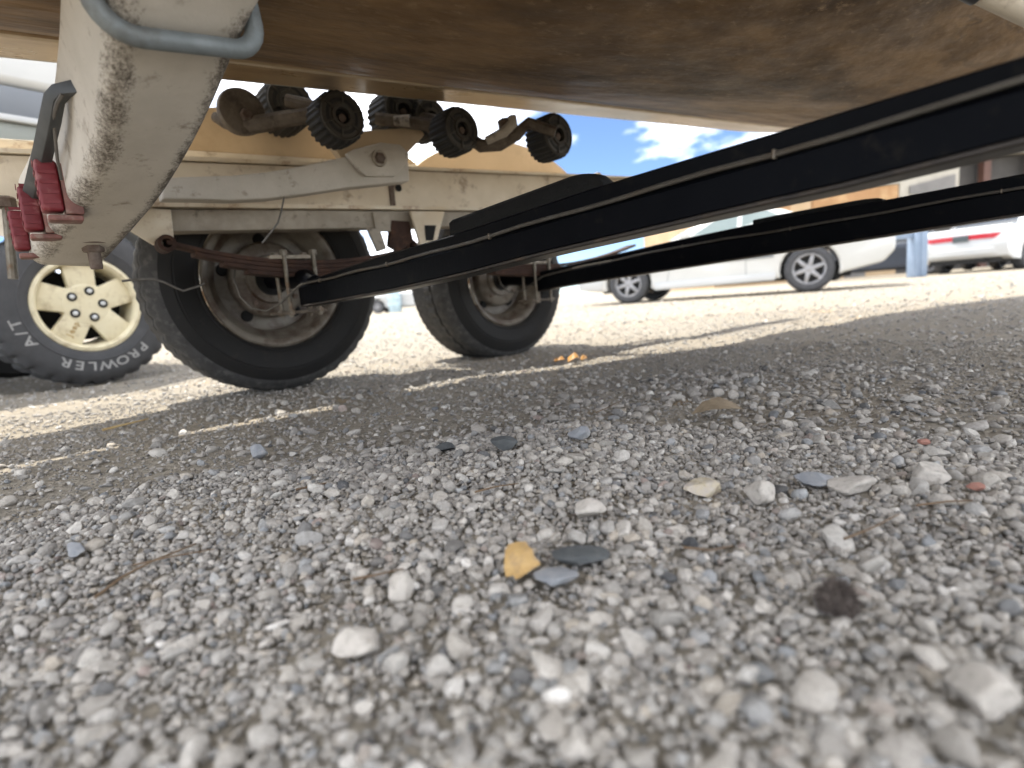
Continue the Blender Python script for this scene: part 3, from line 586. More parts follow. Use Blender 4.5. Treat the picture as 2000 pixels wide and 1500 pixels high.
# ================================================================ BOAT
def boat():
    root = thing('motor_boat', 'motor boat with dirty brown stained hull resting on the trailer rollers', 'boat', (.6, .65, 0))
    YC = .65; xs = np.concatenate([np.linspace(-.08, 3.2, 35), np.linspace(3.35, 6.0, 18)])
    zc = lambda x: .743+.0743*x+.02*max(0, x-2.6)**2
    def yin(x): return 1.30 if x < 2.6 else 1.30-.65*((x-2.6)/3.5)**1.8
    tE = tan(SUN_EL)
    gs = [(-.8, 1.35), (0, 1.335), (.3, 1.330), (.55, 1.322), (.86, 1.300), (1.4, 1.235), (1.75, 1.10), (2.43, .94), (4.1, .55), (6., -.1)]  # wanted shadow edge on the ground; the unseen gunwale is shaped to cast it
    gx = SUN_DIR[0]/SUN_DIR[1]
    def gun(x):
        z = 1.36+.10*x; off = z/tE*SUN_DIR[1]
        sx = x-z/tE*SUN_DIR[0]; ys = np.interp(sx, [a for a, _ in gs], [b for _, b in gs])
        return max(YC+.04, ys+off), z
    P = {}
    for x in xs:
        yi = max(YC+.03, yin(x)); yo = yi+.125*min(1, max(.1, (6.2-x)/3)); z = zc(x); gy, gz = gun(x); gy = max(gy, yo*.0+YC+.03)
        zk = z-.155*(yi-YC)/.65
        und = lambda y: .0
        half = [(YC+(yi-YC)*t, zk+(z-zk)*(t**1.75)+.006*sin(4.1*x+1.)*sin(pi*t)) for t in np.linspace(0, 1, 9)]
        P[x] = (half, (yi, z), (yo, z-.004), (gy, gz))
    def surf(name, fn, m, th=.006, smooth=50):
        for s in (1, -1):
            if name == 'hull_bottom' and s < 0: continue
            rows = [[(x, YC+s*(y-YC), z) for y, z in fn(x)] for x in xs]
            if name == 'hull_bottom': rows = [[(x, 2*YC-y, z) for x, y, z in r[:0:-1]]+r for r in rows]
            mb = MB(); mb.loft(rows, close=False, caps=False); o = obj(name, mb, m, root, smooth=smooth, recalc=False)
            sm = o.modifiers.new('thickness', 'SOLIDIFY'); sm.thickness = th*s*(1); sm.offset = -1 if s < 0 else 1
    surf('hull_bottom', lambda x: P[x][0], 'hull')
    def lip(x): yi, z = P[x][1]; return [(yi-.004, z-.001), (yi-.001, z-.009), (yi+.008, z-.010), (yi+.014, z-.003), (P[x][2][0]-.01, P[x][2][1]), (P[x][2][0], P[x][2][1]+.004)]
    surf('chine', lip, 'chine', .004, 80)
    for s in (1, -1): obj('chine_lip', MB().tube([(x, YC+s*(P[x][1][0]+.003-YC), P[x][1][1]-.0085) for x in xs], .0065, 8), 'lip', root)
    surf('hull_side', lambda x: [(P[x][2][0]+.002, P[x][2][1]+.004), ((P[x][2][0]+P[x][3][0])/2, (P[x][2][1]+P[x][3][1])/2-.02), P[x][3]], 'hullside')
    for s in (1, -1):
        obj('rub_rail', MB().tube([(x, YC+s*(P[x][3][0]-YC), P[x][3][1]) for x in xs], .02, 6), 'blackplastic', root)
    x = xs[0]; q = [(YC+s*(y-YC), z) for s, pts in ((1, P[x][0][::1]+[P[x][2], P[x][3]]), (-1, (P[x][0][1:]+[P[x][2], P[x][3]])[::-1])) for y, z in pts]
    obj('transom', MB().loft([[(x+.002, a, b) for a, b in q], [(x-.05, a, b) for a, b in q]]), 'hullside', root)
    obj('deck', MB().loft([[(x, YC-(P[x][3][0]-YC), P[x][3][1]-.02), (x, YC+(P[x][3][0]-YC), P[x][3][1]-.02)] for x in xs], close=False, caps=False), 'hullside', root)
boat()

# ================================================================ TRAILER
TR = thing('boat_trailer', 'tandem boat trailer with grimy cream frame and bent black axles', 'trailer', (.6, .65, 0))
def zt(x): return .619+.048*x
def zbm(x): return .524+.03*x
def rails():
    xs = np.linspace(-.7, 3.3, 28); m = MB()
    # channel web with inturned flanges
    def sec(x, x_end=None):
        a, b = zbm(x), zt(x); y0 = 1.65
        return [(x, y0, a), (x, y0, b), (x, y0+.055, b), (x, y0+.055, b-.008), (x, y0+.007, b-.008), (x, y0+.007, a+.008), (x, y0+.055, a+.008), (x, y0+.055, a)]
    obj('frame_rail', m.loft([sec(x) for x in xs]), 'cream', TR, bevel=.002, smooth=30)
    top = MB().loft([[(x, 1.640, zt(x)+.003), (x, 1.72, zt(x)+.003), (x, 1.72, zt(x)+.012), (x, 1.640, zt(x)+.012)] for x in np.linspace(-.7, 2.25, 24)])
    obj('rail_cap', top, 'rustcream', TR)
    hb = lambda x: .452+.036*x
    hm = MB().loft([[(x, 1.632, hb(x)), (x, 1.632, zbm(x)-.017), (x, 1.70, zbm(x)-.017), (x, 1.70, hb(x))] for x in np.linspace(.27, 2.3, 20)])
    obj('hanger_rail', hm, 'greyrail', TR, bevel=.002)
    obj('rail_flange', MB().loft([[(x, 1.612, zbm(x)-.014), (x, 1.612, zbm(x)-.004), (x, 1.71, zbm(x)-.004), (x, 1.71, zbm(x)-.014)] for x in np.linspace(.2, 2.3, 20)]), 'rustcream', TR)
    p = onY(765, 380, 1.648); obj('rail_seam', MB().box((p[0]-.008, 1.643, zbm(p[0])+.003), (p[0]+.008, 1.6495, zt(p[0])-.02)), 'rustbolt', TR)
    p = onY(778, 367, 1.648); obj('bolt_hole', MB().lathe([(0, 0), (.011, 0), (.012, .0015)], frame(p, (1, 0, 0), (0, -1, 0)), 16), 'hole', TR)
    p = onY(1165, 355, 1.648); obj('rail_rib', MB().box((p[0]-.01, 1.63, zt(p[0])-.06), (p[0]+.012, 1.6495, zt(p[0])+.02)), 'cream', TR)
    # hanger plates
    def plate(px, Y, th, m, name='spring_hanger', bev=.002): return obj(name, MB().loft([[tuple(onY(a, b, Y)) for a, b in px], [tuple(onY(a, b, Y)+np.array([0, th, 0])) for a, b in px]]), m, TR, bevel=bev)
    obj('fender_step', MB().box((-.7, 1.722, .645), (.165, 2.03, .672)), 'rustcream', TR, bevel=.004)
    h1 = plate([(262, 405), (334, 409), (341, 474), (322, 482), (300, 478), (250, 448)], 1.618, .012, 'rustcream')
    p = onY(326, 468, 1.616); obj('hanger_bolt', MB().lathe([(0, .012), (.010, .012), (.012, .006), (.012, -.006)], frame(p, (1, 0, 0), (0, -1, 0)), 6), 'zinc', h1, smooth=20)
    h2 = plate([(802, 412), (869, 413), (852, 478), (822, 480)], 1.60, .012, 'rustcream')
    obj('hanger_slot', MB().loft([[tuple(onY(a, b, 1.598)) for a, b in ((829, 440), (852, 440), (846, 470), (832, 470))], [tuple(onY(a, b, 1.5985)) for a, b in ((829, 440), (852, 440), (846, 470), (832, 470))]]), 'hole', h2)
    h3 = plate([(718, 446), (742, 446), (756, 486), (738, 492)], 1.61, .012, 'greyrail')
    plate([(765, 430), (800, 432), (808, 470), (780, 492), (760, 480)], 1.63, .02, 'rust', 'equalizer')
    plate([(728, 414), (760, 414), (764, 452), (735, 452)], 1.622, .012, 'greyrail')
rails()
def springs():
    for (A, B, Cc, Y) in ((onY(322, 474, 1.60), onY(560, 512, 1.60), onY(770, 492, 1.60), 1.60), (onY(800, 478, 1.70), onY(1035, 520, 1.72), onY(1230, 480, 1.72), 1.71)):
        root = None
        A, B, Cc = map(np.array, (A, B, Cc)); A[1] = B[1] = Cc[1] = Y
        # quadratic through three points
        co = np.polyfit([A[0], B[0], Cc[0]], [A[2], B[2], Cc[2]], 2)
        cx = B[0]; hl = (Cc[0]-A[0])/2; pos = None
        for k, fr in enumerate((1., .80, .58, .38)):
            x0 = cx+(A[0]-cx)*fr; x1 = cx+(Cc[0]-cx)*fr
            mb = MB().loft([[(x, Y-.027, np.polyval(co, x)-.0115*k+.004), (x, Y+.027, np.polyval(co, x)-.0115*k+.004), (x, Y+.027, np.polyval(co, x)-.0115*k-.0065), (x, Y-.027, np.polyval(co, x)-.0115*k-.0065)] for x in np.linspace(x0, x1, 17)])
            if k == 0:
                root = obj('leaf_spring', mb, 'rust', TR, bevel=.001)
                obj('spring_eye', MB().lathe([(.020, -.028), (.020, .028), (.011, .028), (.011, -.028)], frame((A[0], Y, A[2]-.004)), 16, closed=True), 'rust', root)
            else: obj('leaf', mb, 'rust', root, bevel=.001)
        obj('spring_plate', MB().box((cx-.055, Y-.036, np.polyval(co, cx)+.006), (cx+.055, Y+.036, np.polyval(co, cx)+.016)), 'greyrail', TR, bevel=.002)
        for dx in (-.018, .062):
            for dy in (-.036, .036):
                obj('u_bolt', MB().tube([(cx+dx, Y+dy, np.polyval(co, cx)+.025), (cx+dx, Y+dy, np.polyval(co, cx)-.150)], .0058, 8), 'zinc', TR)
                obj('nut', MB().lathe([(0, .007), (.011, .007), (.011, -.007), (0, -.007)], frame((cx+dx, Y+dy, np.polyval(co, cx)+.022), (1, 0, 0), (0, 0, 1), (0, 1, 0)), 6), 'zinc', TR, smooth=20)
                obj('nut', MB().lathe([(0, .007), (.011, .007), (.011, -.007), (0, -.007)], frame((cx+dx, Y+dy, np.polyval(co, cx)-.137), (1, 0, 0), (0, 0, 1), (0, 1, 0)), 6), 'zinc', TR, smooth=20)
        obj('spring_clamp', MB().box((cx-.05, Y-.045, np.polyval(co, cx)-.142), (cx+.08, Y+.045, np.polyval(co, cx)-.134)), 'dirtysteel', TR, bevel=.002)
springs()
def axle(X0, bot, line, top, y_end, pad):
    bot = sorted((onX(a, b, X0+.047)[1], onX(a, b, X0+.047)[2]) for a, b in bot); bot = [(-.45, bot[0][1]+.016)]+[tuple(q) for q in bot]
    ys = np.concatenate([np.linspace(-.45, .2, 6), np.linspace(.26, y_end, 22)])
    fb = lambda y: np.interp(y, [p[0] for p in bot], [p[1] for p in bot]); fl = lambda y: np.interp(y, [p[0] for p in line], [p[1] for p in line]); ft = lambda y: np.interp(y, [p[0] for p in top], [p[1] for p in top])
    W = .050
    def sec(y):
        b, l = fb(y), fl(y); r = .006
        return [(X0+r, y, b), (X0, y, b+r), (X0, y, l-r), (X0+r, y, l), (X0+W-r, y, l), (X0+W, y, l-r), (X0+W, y, b+r), (X0+W-r, y, b)]
    ax_ = obj('axle', MB().loft([sec(y) for y in ys]), 'black', TR, smooth=25)
    obj('axle_stiffener', MB().loft([[(X0+.006, y, fl(y)+.001), (X0+.004, y, ft(y)-.003), (X0+.008, y, ft(y)), (X0+W-.010, y, ft(y)), (X0+W-.006, y, ft(y)-.003), (X0+W-.006, y, fl(y)+.001)] for y in ys]), 'black', ax_, smooth=25)
    bl = [(X0-.002, y, fl(y)+.0005+.0012*sin(y*23)) for y in ys if y < y_end-.02]
    # loop of the line down to the brake backing plate
    e = np.array(bl[-1]); bl += [tuple(e+np.array(d)) for d in ((-.008, .02, -.004), (-.02, .05, -.02), (-.04, .085, -.045), (-.07, .115, -.062), (-.10, .135, -.052), (-.12, .15, -.02), (-.125, .165, .03), (-.11, .18, .07))]
    obj('brake_line', MB().tube(bl, .0029 if X0 < 1 else .0031, 8), 'brake', ax_)
    for y in (.255, .69, 1.02, 1.36):
        if y < y_end-.05: obj('line_clip', MB().box((X0-.0058, y-.0016, fl(y)-.0045), (X0+.001, y+.0016, fl(y)+.0045)), 'zinc', ax_, bevel=.001)
    obj('bottom_seam', MB().tube([(X0+.001, y, fb(y)+.002) for y in ys], .0026, 6), 'axleseam', ax_)
    # raised pad along the bend
    pm = MB(); yy = np.concatenate([np.linspace(pad[0], pad[0]+.07, 8), np.linspace(pad[0]+.09, pad[1], 8)])
    pm.loft([[(X0+.012, y, ft(y)-.001), (X0+.012, y, ft(y)+.004+hh*.75), (X0+.02, y, ft(y)+.004+hh), (X0+W-.02, y, ft(y)+.004+hh), (X0+W-.012, y, ft(y)+.004+hh*.75), (X0+W-.012, y, ft(y)-.001)] for y, hh in ((y, (.024 if X0 < 1 else .009)*sqrt(max(0, 1-max(0, (pad[0]+.07-y)/.07)**2))) for y in yy)])
    obj('axle_pad', pm, 'blackpad', ax_, smooth=60)
    return ax_
axle(.56, [(590, 603), (800, 567), (950, 535), (1100, 498), (1313, 452), (1500, 411), (1750, 360), (2000, 297)],
     [(-.45, .375), (.08, .358), (.26, .349), (.52, .339), (.70, .330), (.94, .321), (1.485, .311), (1.9, .305)],
     [(-.45, .394), (.08, .377), (.26, .371), (.455, .365), (.81, .347), (1.06, .340), (1.45, .321), (1.9, .312)], 1.515, (.475, .815))
axle(1.60, [(1060, 570), (1120, 558), (1530, 495), (2000, 422)],
     [(-.45, .40), (.22, .379), (.617, .363), (1.03, .354), (1.55, .323), (1.665, .311), (2.0, .30)],
     [(-.45, .43), (.22, .407), (.484, .398), (.75, .392), (1.06, .376), (1.49, .345), (2.0, .31)], 1.70, (.478, .80))
def hub_assembly():
    for c, y0 in ((W1, 1.50), (W2, 1.66)):
        obj('axle_spindle', MB().tube([(c[0], y0, c[2]-.04), (c[0], y0+.05, c[2]-.02), (c[0], c[1]+.10, c[2])], .026, 14), 'black', TR)
W1 = np.array([.599, 1.804, .350]); W2 = np.array([1.638, 1.94, .322])
def trailer_wheel(c, R, rim=.190, W=.205):
    """seen from the inside: flange, deep barrel, disc with vent holes, brake drum"""
    g = frame(c, (1, 0, 0), (0, -1, 0))   # +b faces the viewer
    barrel = [(rim+.016, -.004), (rim+.018, .004), (rim+.012, .009), (rim+.002, .006), (rim-.008, -.006), (rim-.012, -.03), (rim-.030, -.045), (rim-.034, -.085), (rim-.05, -.092), (rim-.085, -.080), (rim-.105, -.086), (rim-.118, -.10), (.03, -.10), (0, -.10)]
    w_ = obj('wheel', MB().lathe(barrel, g, 64), 'whitesteel', TR, smooth=50)
    obj('rim_lip', MB().lathe([(rim+.022, -.002), (rim+.024, .006), (rim+.0185, .0085), (rim+.0175, .002)], g, 64), 'chrome', w_)
    n = 132
    def mod(i, j, r):
        return r-(.006 if (11 <= j <= 13 or 16 <= j <= 18) and i % 3 == 0 else 0)-(.004 if j in (9, 10, 20) and i % 2 else 0)
    prof = [(rim+.004, -.01), (rim+.020, .006), (rim+.030, .017), (rim+.034, .016), (rim+.04, .020), (rim+.085, .027), (rim+.088, .025), (rim+.092, .0265), (R-.035, .017), (R-.016, .004), (R-.005, -.012), (R, -.022), (R+.001, -.05), (R+.001, -.056), (R-.008, -.058), (R-.008, -.068), (R+.001, -.07), (R+.002, -.10), (R+.002, -.118), (R-.006, -.122), (R, -W+.03), (R-.016, -W+.006), (R-.05, -W-.016), (rim+.03, -W-.01), (rim+.004, -W+.02)]
    ty = MB().lathe(prof, g, n, mod=mod)
    gz = float(hgt(c[0], c[1]+.1))+.001
    ty.v = [(x, y-(0.10*max(0, gz+.03-z) if y < c[1] else -.10*max(0, gz+.03-z)), max(z, gz)) for x, y, z in ty.v]
    t = obj('tyre', ty, 'rubber', w_, smooth=32)
    t.data.materials.append(MT['treadrub'])
    for p in t.data.polygons:
        q = p.center; rr = sqrt((q[0]+wloc(w_)[0]-c[0])**2+(q[2]+wloc(w_)[2]-c[2])**2)
        if rr > R-.03: p.material_index = 1
    obj('brake_drum', MB().lathe([(.115, -.099), (.118, -.055), (.108, -.045), (.075, -.040), (.07, -.030), (.05, -.028), (.0, -.026)], g, 40), 'whitesteel', w_, smooth=50)
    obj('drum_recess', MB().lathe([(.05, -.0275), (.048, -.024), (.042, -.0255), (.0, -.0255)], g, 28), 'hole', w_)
    for k in range(5):
        a = .35+2*pi*k/5; q = frame(g((rim-.062)*cos(a), 0, (rim-.062)*sin(a)), (1, 0, 0), (0, -1, 0))
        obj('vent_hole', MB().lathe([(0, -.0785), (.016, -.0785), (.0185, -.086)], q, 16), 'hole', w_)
    for k in range(4):
        a = .9+2*pi*k/4; q = frame(g(.088*cos(a), 0, .088*sin(a)), (1, 0, 0), (0, -1, 0))
        obj('backing_bolt', MB().lathe([(0, -.034), (.008, -.035), (.009, -.044)], q, 6), 'rustbolt', w_, smooth=20)
    return w_
trailer_wheel(W1, .347); trailer_wheel(W2, .358, W=.24)
hub_assembly()

def crossmember():
    # bent box section: lower rear edge, lower front edge and depth read off the photograph
    Lp = [(232, -150, .44), (226, -80, .48), (216, 60, .53), (206, 200, .60), (190, 300, .68), (152, 380, .77), (110, 440, .85), (77, 490, .92), (60, 516, .965)]
    Rp = [(600, -120), (548, -50), (480, 75), (425, 200), (374, 300), (318, 388), (264, 452), (222, 498), (197, 521)]
    HH = [.10, .10, .105, .115, .13, .14, .145, .145, .14]
    A = [atd(a, b, d) for a, b, d in Lp]; B = [atd(a, b, d+.085) for (a, b), (_, _, d) in zip(Rp, Lp)]
    # beyond the bolt it sweeps up to the side rail
    for dx, dy, dz in ((.02, .10, .025), (.055, .24, .08), (.10, .42, .16)):
        A.append(A[8]+np.array([dx, dy, dz])); B.append(B[8]+np.array([dx, dy, dz])); HH.append(.14-.1*dy)
    t0 = np.arange(len(A)); ti = np.linspace(0, len(A)-1, 56)
    def sm(v):      # Catmull-Rom
        v = np.array(v, float); out = []
        for t in ti:
            k = min(int(t), len(v)-2); u = t-k; p = [v[max(0, k-1)], v[k], v[k+1], v[min(len(v)-1, k+2)]]
            out.append(.5*((2*p[1])+(-p[0]+p[2])*u+(2*p[0]-5*p[1]+4*p[2]-p[3])*u*u+(-p[0]+3*p[1]-3*p[2]+p[3])*u**3))
        return np.array(out)
    A2, B2, H2 = sm(A), sm(B), sm(HH); rings = []; dirt = []
    def section(a, b, h):
        e = b-a; L = np.linalg.norm(e); e = e/L; u = up0-e*(up0@e); u /= np.linalg.norm(u); f = lambda x, z: a+e*x+u*z
        ring = []; dd = []; r = .020; k = 7
        for cx, cz, q, a0, dv in ((r, r, r, 180, .40), (L-.013, .013, .013, 270, .50), (L-.008, h-.008, .008, 0, 0), (.008, h-.008, .008, 90, 0)):
            for j in range(k):
                t = radians(a0+90*j/(k-1)); ring.append(f(cx+q*cos(t), cz+q*sin(t))); dd.append(dv*(1-.35*abs(j/(k-1)-.6)))
            if a0 == 180:
                for w_, v_ in ((.22, .10), (.32, -.14), (.5, -.2), (.68, -.14), (.80, .14)): ring.append(f(r+(L-.033)*w_, 0)); dd.append(v_)
            if a0 == 90: ring.append(f(0, h*.45)); dd.append(-.05); ring.append(f(0, h*.25)); dd.append(.06)
        return ring, dd
    for k, (a, b, h) in enumerate(zip(A2, B2, H2)):
        rg, dd = section(a, b, h); rings.append(rg); dirt += [d_*(.55 if k < 8 else 1.) for d_ in dd]
    o = obj('rear_crossmember', MB().loft(rings, d=dirt), 'crossm', TR, smooth=40)
    # galvanised U-bolt round the beam
    k = int(np.argmin(np.abs(A2[:, 2]-A[2][2]+.0))); a, b = atd(214, 42, .522), atd(486, 78, .612); e = b-a; L = np.linalg.norm(e); e /= L; u = up0-e*(up0@e); u /= np.linalg.norm(u); f = lambda x, z: a+e*x+u*z
    r = .0098; pts = [f(-r-.001, .22), f(-r-.001, .10)]
    for t in np.linspace(180, 270, 7): pts.append(f(.024+(.024+r)*cos(radians(t)), .024+(.024+r)*sin(radians(t))-.001))
    for t in np.linspace(270, 360, 7): pts.append(f(L-.018+(.018+r)*cos(radians(t)), .018+(.018+r)*sin(radians(t))-.001))
    pts += [f(L+r+.001, .10), f(L+r+.001, .22)]
    obj('beam_u_bolt', MB().tube(pts, r, 14), 'galv', o)
    # hanging bolt through the low end
    c = atd(180, 474, .955); up_ = frame(c, (1, 0, 0), (0, 0, -1), (0, 1, 0))
    obj('end_bolt', MB().lathe([(0, .044), (.0085, .044), (.0095, .040), (.0095, -.01)], up_, 14), 'rustbolt', o)
    obj('nut', MB().lathe([(0, .016), (.0145, .016), (.016, .013), (.016, .002)], up_, 6), 'rustbolt', o, smooth=20)
    obj('washer', MB().lathe([(0, .003), (.028, .003), (.028, -.006)], up_, 24), 'rustbolt', o)
    # three red marker lamps on the rear face
    for px, py, d, hx, hy, hz in ((95, 366, .80, .013, .017, .035), (60, 410, .875, .012, .017, .033), (38, 452, .94, .011, .016, .032)):
        c = atd(px, py, d)
        lo = obj('marker_lamp', MB().box(c-np.array([hx, hy, hz]), c+np.array([hx, hy, hz])), 'redlens', TR, bevel=.005, seg=3)
        for q in range(5): obj('lens_rib', MB().box(c+np.array([-hx+.003, -hy-.0012, -hz+.010+q*.0135]), c+np.array([hx-.003, -hy-.0002, -hz+.0145+q*.0135])), 'redlens', lo)
        for q in range(5): obj('lens_rib', MB().box(c+np.array([-hx-.0012, -hy+.004, -hz+.010+q*.0135]), c+np.array([-hx-.0002, hy-.004, -hz+.0145+q*.0135])), 'redlens', lo)
        obj('lamp_base', MB().box(c+np.array([hx+.0005, -hy-.002, -hz-.004]), c+np.array([hx+.022, hy+.006, hz-.004])), 'redbase', lo, bevel=.003)
        obj('lamp_foot', MB().box(c+np.array([-hx*.6, -hy, -hz-.013]), c+np.array([hx+.02, hy, -hz-.0045])), 'redbase', lo, bevel=.003)
    # black conduit bracket with wires
    out = [(150, 152), (100, 164), (84, 182), (76, 220), (62, 290), (48, 350), (36, 400)]; inn = [(150, 180), (116, 184), (104, 198), (97, 240), (84, 300), (72, 360), (58, 410)]; dp = [.66, .67, .68, .70, .76, .83, .89]
    mb = MB(); mb.loft([[atd(*a, d), atd(*b, d), atd(*b, d)+np.array([.012, .006, 0]), atd(*a, d)+np.array([.012, .006, 0])] for a, b, d in zip(out, inn, dp)])
    obj('conduit', mb, 'blackplastic', o, bevel=.001)
    for w_ in ([(104, 200, .69), (100, 240, .71), (92, 280, .75), (80, 320, .80)], [(102, 205, .69), (107, 260, .72), (112, 310, .76), (120, 350, .79)], [(122, 184, .67), (112, 200, .68), (103, 232, .70)]):
        obj('lamp_wire', MB().tube([atd(*q) for q in w_], .0022, 6), 'wire', o)
    # rod and bolt at the left edge
    q0 = onY(14, 405, 1.60); q1 = onY(26, 545, 1.60)
    obj('u_bolt', MB().tube([onY(9, 390, 1.60), q0, q1], .009, 10), 'zinc', TR)
    obj('nut', MB().lathe([(0, .012), (.018, .012), (.02, .008), (.02, -.010), (0, -.01)], frame(onY(8, 396, 1.60), (1, 0, 0), (0, 0, 1), (0, 1, 0)), 6), 'rustbolt', TR, smooth=20)
crossmember()

def roller(px, py, d, rpx, w=.075, hub=True, name='roller'):
    c = atd(px, py, d); R = rpx/F*d; g = frame(c, (1, 0, 0), (0, -1, 0)); n = 96
    prof = [(R*.30, .0), (R*.62, .004), (R*.70, .001), (R*.9, .001), (R*.985, -.006), (R, -.012), (R, -w+.012), (R*.96, -w), (R*.3, -w)]
    m = MB().lathe(prof, g, n, mod=lambda i, j, r: r-(R*.07 if j in (4, 5, 6, 7) and i % 4 >= 2 else 0))
    o = obj(name, m, 'rollerrub', TR, smooth=25)
    hb = MB().lathe([(R*.28, -.004), (R*.30, .007), (R*.42, .008), (R*.44, .003), (R*.80, .002), (R*.84, .0055), (R*.88, .0015)], g, 40)
    for k in range(6):
        a = k*pi/3+.4; ca, sa = cos(a), sin(a); hb.prism([(ca*r-sa*t, sa*r+ca*t) for r, t in ((R*.42, -R*.035), (R*.82, -R*.03), (R*.82, R*.03), (R*.42, R*.035))], g, .001, .0065)
    obj('roller_hub', hb, 'rollerhub', o, smooth=40)
    obj('roller_bore', MB().lathe([(0, -.008), (R*.285, -.008)], g, 24), 'hole', o)
    obj('axle_pin', MB().tube([g(0, -w-.02, 0), g(0, .001, -R*.06)], R*.15, 10), 'rustbolt', o)
    return c, R
def cradle():
    A, ra = roller(668, 227, 1.38, 51); Cc, rc = roller(902, 252, 1.52, 44); D, rd = roller(1090, 264, 1.62, 43)
    E_, re = roller(566, 200, 1.55, 50, .10); B, rb = roller(788, 216, 1.66, 47, .10)
    roller(842, 230, 1.70, 40)
    obj('cradle_bar', MB().tube([atd(530, 222, 1.62), atd(600, 222, 1.62), atd(660, 236, 1.58)], .030, 8), 'dirtysteel', TR)
    obj('cradle_bar', MB().tube([atd(745, 236, 1.72), atd(820, 236, 1.70), atd(880, 250, 1.66)], .028, 8), 'dirtysteel', TR)
    tb = lambda px, d, r, name, m='dirtysteel', k=10: obj(name, MB().tube([atd(a, b, d) for a, b in px], [q/F*d for q in r] if hasattr(r, '__len__') else r/F*d, k), m, TR)
    # arms carrying the rollers
    tb([(418, 228), (440, 236), (478, 246), (520, 240), (560, 232), (600, 226), (650, 232)], 1.42, (9, 15, 18, 17, 16, 15, 13), 'roller_arm')
    c = atd(474, 216, 1.40); g = frame(c, (1, 0, 0), (0, -1, 0))
    e = obj('arm_end_plate', MB().lathe([(0, .004), (.045, .004), (.054, .0), (.057, -.012), (.05, -.04), (0, -.04)], g, 36), 'dirtysteel', TR)
    obj('end_bolt', MB().lathe([(0, .020), (.012, .019), (.015, .014), (.015, .0)], frame(c+np.array([.004, 0, -.012]), (1, 0, 0), (0, -1, 0)), 6), 'rustbolt', e, smooth=20)
    tb([(560, 196), (600, 205), (650, 222)], 1.50, 12, 'roller_arm')
    tb([(905, 262), (940, 285), (975, 282), (1010, 262), (1032, 240), (1085, 258)], 1.58, (10, 13, 13, 12, 11, 10), 'roller_arm')
    tb([(950, 275), (985, 258), (1002, 240), (1000, 228)], 1.54, (8, 10, 10, 9), 'roller_bracket', 'greyrail')
    tb([(985, 236), (990, 262)], 1.56, 14, 'roller_bracket', 'rustbolt')
    tb([(735, 232), (790, 238), (850, 246), (905, 252)], 1.62, 12, 'roller_arm')
    tb([(770, 236), (800, 236)], 1.60, (9, 12), 'roller_bracket', 'greyrail')
    # upright carrying the cradle, tan in the shade
    poly = [(640, 268), (700, 256), (838, 246), (826, 268), (792, 304), (800, 345), (690, 345)]
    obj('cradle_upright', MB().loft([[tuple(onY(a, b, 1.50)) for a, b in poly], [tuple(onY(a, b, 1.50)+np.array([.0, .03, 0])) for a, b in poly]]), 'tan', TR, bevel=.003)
    # curved swing arm
    top = [(318, 347), (400, 344), (450, 343), (520, 336), (600, 322), (680, 305), (728, 300), (798, 316)]; bot = [(318, 388), (400, 389), (450, 391), (520, 388), (600, 378), (680, 366), (728, 361), (800, 354)]
    obj('swing_arm', MB().loft([[tuple(onY(*a, 1.44)), tuple(onY(*b, 1.44)), tuple(onY(*b, 1.44)+np.array([0, .05, 0])), tuple(onY(*a, 1.44)+np.array([0, .05, 0]))] for a, b in zip(top, bot)]), 'crossm', TR, bevel=.004, seg=3)
    pl = [(676, 300), (690, 292), (745, 278), (782, 282), (800, 300), (797, 316), (772, 344), (716, 344), (702, 332)]
    pv = obj('pivot_plate', MB().loft([[tuple(onY(a, b, 1.425)) for a, b in pl], [tuple(onY(a, b, 1.425)+np.array([0, .013, 0])) for a, b in pl]]), 'crossm', TR, bevel=.003)
    p = onY(741, 309, 1.42); obj('pivot_bolt', MB().lathe([(0, .012), (.012, .012), (.015, .008), (.016, -.004)], frame(p, (1, 0, 0), (0, -1, 0)), 6), 'rustbolt', pv, smooth=20)
    obj('pivot_washer', MB().lathe([(0, .0035), (.021, .0035), (.022, -.004)], frame(p, (1, 0, 0), (0, -1, 0)), 20), 'greyrail', pv)
    # loose wires
    obj('trailer_wire', MB().tube([onY(a, b, 1.45) for a, b in ((555, 385), (550, 410), (543, 435), (528, 455), (512, 475))], .0022, 6), 'brake', TR)
    obj('trailer_wire', MB().tube([onY(a, b, 1.60) for a, b in ((238, 549), (265, 546), (300, 545), (320, 551), (345, 563), (358, 568), (385, 560), (400, 553))], .0028, 6), 'brake', TR)
    # pale bunk tube at the upper right
    p0, p1 = atd(1905, -34, .62), atd(2130, 72, .62)
    t = obj('bunk_tube', MB().tube([p0, p1], .0165, 16), 'cream', TR)
    q1 = p1+(p1-p0)*.1; obj('bunk_post', MB().tube([q1, q1*.4+np.array([.60, q1[1]-.02, .38])*.6, np.array([.60, q1[1]-.03, .375])], .014, 12), 'cream', t)
    obj('tube_cap', MB().tube([p0+(p0-p1)*.06, p0+(p1-p0)*.08], .0185, 12), 'blackplastic', t)
cradle()
